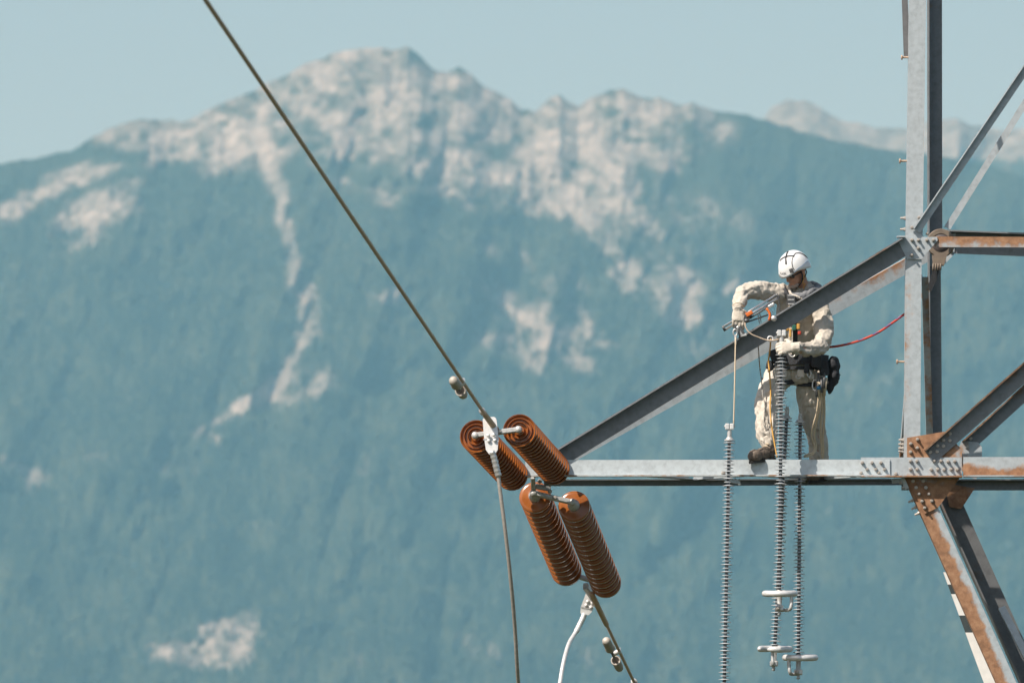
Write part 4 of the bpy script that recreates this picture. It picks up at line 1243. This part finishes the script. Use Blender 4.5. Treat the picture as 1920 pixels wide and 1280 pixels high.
# harness
def band(name, c, ex, ey, rx, ry, ez, hw, th, mat, parent, n=36, a0=0, a1=360, sag=None):
    """webbing loop round an ellipse"""
    v_, f_ = [], []
    full = abs(a1 - a0 - 360) < 1
    for k in range(n + (0 if full else 1)):
        t = math.radians(a0 + (a1 - a0) * k / n)
        o = ex * (rx * math.cos(t)) + ey * (ry * math.sin(t)); nn = o.normalized()
        cc = c + o + (ez * sag * math.sin(t) if sag else Vector())
        for a, b in ((-1, 0), (-1, 1), (1, 1), (1, 0)):
            v_.append(cc + ez * (a * hw) + nn * (b * th))
    m = n + (0 if full else 1)
    for k in range(m if full else m - 1):
        for j in range(4):
            k2 = (k + 1) % m
            f_.append((k * 4 + j, k * 4 + (j + 1) % 4, k2 * 4 + (j + 1) % 4, k2 * 4 + j))
    return obj(name, (v_, f_), mat, parent)
hz = (UP + RT * .04).normalized()
HARN = band('harness_belt', P(1503, 676, .385), RT, BACK, .208, .158, hz, .042, .014, m_blk, PERSON)
band('waist_strap', P(1502, 692, .39), RT, BACK, .205, .158, hz, .014, .010, m_blk, HARN)
band('leg_strap', P(1459, 714, .345), RT, (BACK + UP * .2).normalized(), .122, .122, (UP * 1 + RT * -.45).normalized(), .020, .008, m_blk, HARN)
band('leg_strap', P(1520, 717, .43), RT, (BACK + UP * .2).normalized(), .122, .120, (UP * 1 + RT * .35).normalized(), .020, .008, m_blk, HARN)
def strap(name, pts, w, th, mat, parent, ref=FWD):
    return obj(name, tube(spline(pts, 5), [(th, w)] * ((len(pts) - 1) * 5 + 1), 8, ref), mat, parent, True)
strap('chest_strap', [P(1490, 668, .21), P(1491, 630, .185), P(1489, 595, .15), P(1484, 562, .12)], .020, .010, m_blk, HARN)
strap('chest_strap', [P(1484, 562, .12), P(1474, 548, .13), P(1468, 536, .19)], .018, .010, m_blk, HARN)
strap('chest_strap', [P(1488, 580, .14), P(1506, 566, .13), P(1522, 553, .16)], .018, .010, m_blk, HARN)
obj('chest_pad', cbox(P(1484, 562, .105), RT, FWD, UP, .040, .020, .045, .012), m_gun, HARN)
for k in range(3):
    obj('buckle', cbox(P(1483, 554 + 8 * k, .085), RT, FWD, UP, .026, .005, .004, .002), M['galv_cap'], HARN)
# tool pouches on the belt
def pouch(px, py, Y, hx, hz_, hy, mat, nm='pouch', tilt=0.0):
    e = (Matrix.Rotation(tilt, 3, 'Y') @ RT); u = (Matrix.Rotation(tilt, 3, 'Y') @ UP)
    return obj(nm, cbox(P(px, py, Y), e, FWD, u, hx, hy, hz_, min(hx, hy) * .45), mat, HARN)
bag = remesh([ellipsoid(P(1563, 684, .42), RT, BACK, UP, .055, .09, .075), ellipsoid(P(1563, 705, .42), RT, BACK, UP, .050, .08, .085), ellipsoid(P(1556, 722, .42), RT, BACK, UP, .035, .06, .075)], .01, 4)
obj('tool_bag', displace(bag, fold(.010, 14, 14, 15)), m_blk, HARN, True)
obj('bag_cord', tube(spline([P(1566, 698, .34), P(1572, 701, .33), P(1576, 703, .33)], 4), .004, 6), m_blk, HARN, True)
pouch(1532, 678, .215, .045, .050, .03, m_blk, tilt=.1)
pouch(1545, 690, .235, .040, .060, .03, m_blk, tilt=-.1)
pouch(1513, 690, .205, .022, .040, .018, m_blk, tilt=.15)
pouch(1452, 668, .27, .035, .055, .03, m_blk, tilt=-.35)
pouch(1443, 684, .27, .028, .035, .03, m_blk, tilt=.2)
pouch(1502, 700, .215, .030, .030, .012, m_trs, 'pocket_flap', .1)
pouch(1522, 706, .235, .020, .022, .012, m_trs, 'pocket_flap', .1)
def ring_loop(name, c, a, b, ra, rb, r, mat, parent):
    pts = [c + a * (ra * math.cos(t * math.pi / 9)) + b * (rb * math.sin(t * math.pi / 9)) for t in range(19)]
    return obj(name, tube(pts, r, 8, cap=False), mat, parent, True)
ring_loop('carabiner', P(1486, 657, -.05), RT, UP, .032, .052, .0065, M['alu_white'], HARN)
ring_loop('carabiner', P(1528, 722, .22), RT, UP, .020, .045, .006, M['alu'], HARN)
ring_loop('carabiner', P(1538, 716, .22), (RT + UP * .3).normalized(), UP, .018, .042, .006, M['alu'], HARN)
ring_loop('carabiner', P(1517, 700, .205), RT, UP, .016, .03, .005, M['alu'], HARN)
ring_loop('buckle', P(1497, 706, .21), RT, UP, .02, .014, .005, M['alu'], HARN)
for (x, y, c, w_, h_) in ((1489, 614, simple('green_gear', (.02, .10, .08), (.03, .15, .11), 10, .5), .018, .022), (1497, 612, m_yrope, .014, .022), (1482, 624, m_yrope, .010, .034), (1499, 624, m_red, .014, .014), (1476, 617, m_yrope, .016, .010)):
    obj('clipped_gear', cbox(P(x, y, .15), RT, FWD, UP, w_, .014, h_, .006), c, HARN)
for k, (x, y) in enumerate(((1534, 712), (1540, 720), (1531, 728), (1546, 712))):
    obj('clipped_tool', tube([P(x, y - 14, .21), P(x + 2 - k, y + 16, .20)], [(.009, .006), (.011, .007)], 8), m_gun, HARN, True)

# coiled tan rope tails hanging from the belt
def rope(name, pts, r, mat, label=None, cat='rope', parent=None, n=7):
    o = obj(name, tube(spline(pts, n), r, 8), mat, parent, True)
    if label: tag(o, label, cat)
    return o
coil = obj('rope_coil', tube(spline([P(1536, 722, .22), P(1535, 745, .24), P(1531, 775, .30), P(1524, 800, .36), P(1522, 818, .40), P(1527, 838, .46), P(1524, 848, .46), P(1510, 853, .46), P(1511, 856, .46), P(1524, 851, .46), P(1530, 838, .48), P(1527, 815, .44), P(1531, 790, .38), P(1538, 760, .30), P(1539, 722, .22)], 7), .0085, 8), m_trope, HARN, True)
obj('rope_coil', tube(spline([P(1541, 722, .24), P(1542, 760, .32), P(1539, 800, .42), P(1540, 830, .50), P(1542, 858, .56), P(1544, 845, .54), P(1543, 820, .48), P(1546, 780, .38), P(1545, 722, .24)], 7), .0085, 8), m_trope, HARN, True)
obj('rope_wrap', tube([P(1535, 716, .21), P(1534, 742, .22)], [.017, .015], 10), m_trope, HARN, True)
obj('rope_wrap', tube([P(1548, 708, .24), P(1545, 742, .26)], [.017, .013], 10), m_trope, HARN, True)
obj('tape_mark', tube([P(1535.2, 724, .21), P(1535, 730, .21)], [.0185, .0185], 10), simple('blue_tape', (.03, .20, .42), (.04, .26, .5), 9, .5), HARN, True)

# ropes that run off to other things
rope('lanyard', [P(1445, 636, -.10), P(1444, 652, .05), P(1441, 676, .20), P(1443, 700, .17), P(1445, 735, .13), P(1444, 765, .08), P(1447, 800, .03), P(1452, 830, .0), P(1457, 857, -.02)], .0062, m_yrope, 'orange yellow lanyard hanging down the front of the left trouser leg')
rope('cord', [P(1421.5, 645, .02), P(1423, 668, .06), P(1425, 692, .12), P(1428, 715, .14), P(1430, 740, .10), P(1434, 760, .09), P(1432, 795, .04), P(1437, 805, .03), P(1439, 790, .04), P(1434, 780, .06)], .0048, simple('grey_flecked_cord', (.10, .10, .10), (.55, .52, .46), 55, .85), 'grey flecked cord looping down beside the left knee')
rope('control_cord', [P(1397, 600, -.13), P(1397.5, 611, -.15), P(1402, 620, -.16), P(1410, 627, -.17), P(1422, 632, -.17), P(1436, 637, -.18), P(1448, 638, -.20), P(1460, 636, -.25)], .006, simple('tan_cord', (.33, .26, .19), (.48, .40, .32), 30, .8), 'tan cord drooping across the arm diagonal to the held insulator')
rope('hoist_rope', [P(1379.5, 633, -.20), P(1379, 645, -.23), P(1377.5, 720, -.25), P(1375.5, 798, -.25)], .0055, m_trope, 'thin pale rope from the diagonal down to the left insulator')
sr = spline([P(1548, 651, .3), P(1575, 648, .2), P(1610, 639, .12), P(1645, 624, .08), P(1675, 604, .1), P(1697, 588, .2), P(1712, 578, .3)], 8)
SRP = obj('safety_rope', tube(sr, .0095, 10), m_red, None, True)
tag(SRP, 'red safety rope with blue flecks from the lineman to the tower leg', 'rope')
for i in range(4, len(sr) - 4, 6):
    d = (sr[i + 1] - sr[i]).normalized()
    obj('blue_fleck', tube([sr[i] + V(-.004, -.0055, .004), sr[i] + d * .05 + V(.004, -.0055, .003)], .0048, 6), m_blue, SRP, True)

# ---------------------------------------------------------------- clamp-on rope hoist held in his right hand
c0 = P(1404, 588, -.12)
TL = empty('rope_hoist', c0, 'silver tube hoist frame with orange levers clamped on the arm diagonal', 'tool')
A0, A1 = P(1357, 615.5, -.11), P(1458, 555, -.06)
tdir = (A1 - A0).normalized(); tup = frame_of(tdir, UP)[0]
h_ = .0125
loop = [A0 + tup * h_, A1 + tup * h_, A1 + tdir * .012, A1 - tup * h_, A0 - tup * h_, A0 - tdir * .012, A0 + tup * h_]
obj('rail', tube([A0 + tup * .014, A1 + tup * .014], .0085, 10), m_chrome, TL, True)
obj('rail', tube([A0 - tup * .014 + tdir * .01, A1 - tup * .014 - tdir * .01], .0105, 10), m_chrome, TL, True)
for p in (A0, A1):
    obj('end_cap', tube([p + tup * .022, p - tup * .024], .010, 8), m_gun, TL, True)
obj('lower_rail', tube([P(1400, 600, -.10), P(1452, 568, -.07)], .007, 8), m_gun, TL, True)
obj('lower_rail', tube([P(1392, 607, -.10), P(1440, 590, -.08)], .006, 8), m_gun, TL, True)
obj('lever', cbox(P(1405, 588, -.135), tdir, FWD, tup, .030, .016, .016, .006), m_orange, TL)
obj('lever_body', cbox(P(1401, 592, -.12), tdir, FWD, tup, .036, .018, .020, .006), m_gun, TL)
obj('lever', tube(spline([P(1437, 578, -.12), P(1442, 585, -.12), P(1444, 592, -.12), P(1442, 600, -.11)], 4), [(.011, .014)] * 13, 8), m_orange, TL, True)
for x, y, x2, y2 in ((1440, 573, 1452, 590), (1447, 570, 1456, 586), (1460, 556, 1462, 582), (1424, 584, 1427, 604), (1421, 588, 1424, 606)):
    obj('link_plate', cbox((P(x, y, -.10) + P(x2, y2, -.10)) / 2, tdir.cross(FWD).normalized(), FWD, (P(x2, y2, -.1) - P(x, y, -.1)).normalized(), .010, .010, (P(x2, y2, -.1) - P(x, y, -.1)).length / 2, .004), m_gun, TL)
obj('roller', lathe([(0, -.03), (.02, -.03), (.024, -.02), (.024, .02), (.02, .03), (0, .03)], 14, FWD, P(1451, 597, -.15)), M['alu'], TL, True)
obj('bracket', cbox(P(1446, 573, -.11), tdir, FWD, tup, .03, .02, .012, .004), M['alu'], TL)
obj('knob', ellipsoid(P(1400, 601, -.14), RT, BACK, UP, .024, .02, .018), m_gun, TL, True)
# lower jaw at the beam, ring and swivel that carry the rope
for x, y, x2, y2, mt in ((1382, 612, 1391, 629, M['alu']), (1386, 611, 1395, 627, m_gun), (1379, 608, 1379, 622, m_gun), (1385, 630, 1400, 627, M['galv_cap']), (1385, 614, 1388, 634, m_gun)):
    d_ = (P(x2, y2, -.13) - P(x, y, -.13))
    obj('jaw', cbox((P(x, y, -.14) + P(x2, y2, -.14)) / 2, d_.normalized().cross(FWD).normalized(), FWD, d_.normalized(), .011, .014, d_.length / 2, .004), mt, TL)
ring_loop('swivel_ring', P(1378.5, 623, -.17), RT, UP, .017, .026, .006, M['alu'], TL)
obj('swivel', tube([P(1379, 629, -.18), P(1379.5, 638, -.2), P(1379.5, 645, -.215)], [.011, .012, .009], 10), M['alu'], TL, True)
rg = ring_loop('carabiner', P(1444.5, 635, -.16), RT, UP, .022, .020, .006, M['alu_white'], None)
tag(rg, 'small silver carabiner just left of the held insulator top', 'carabiner')
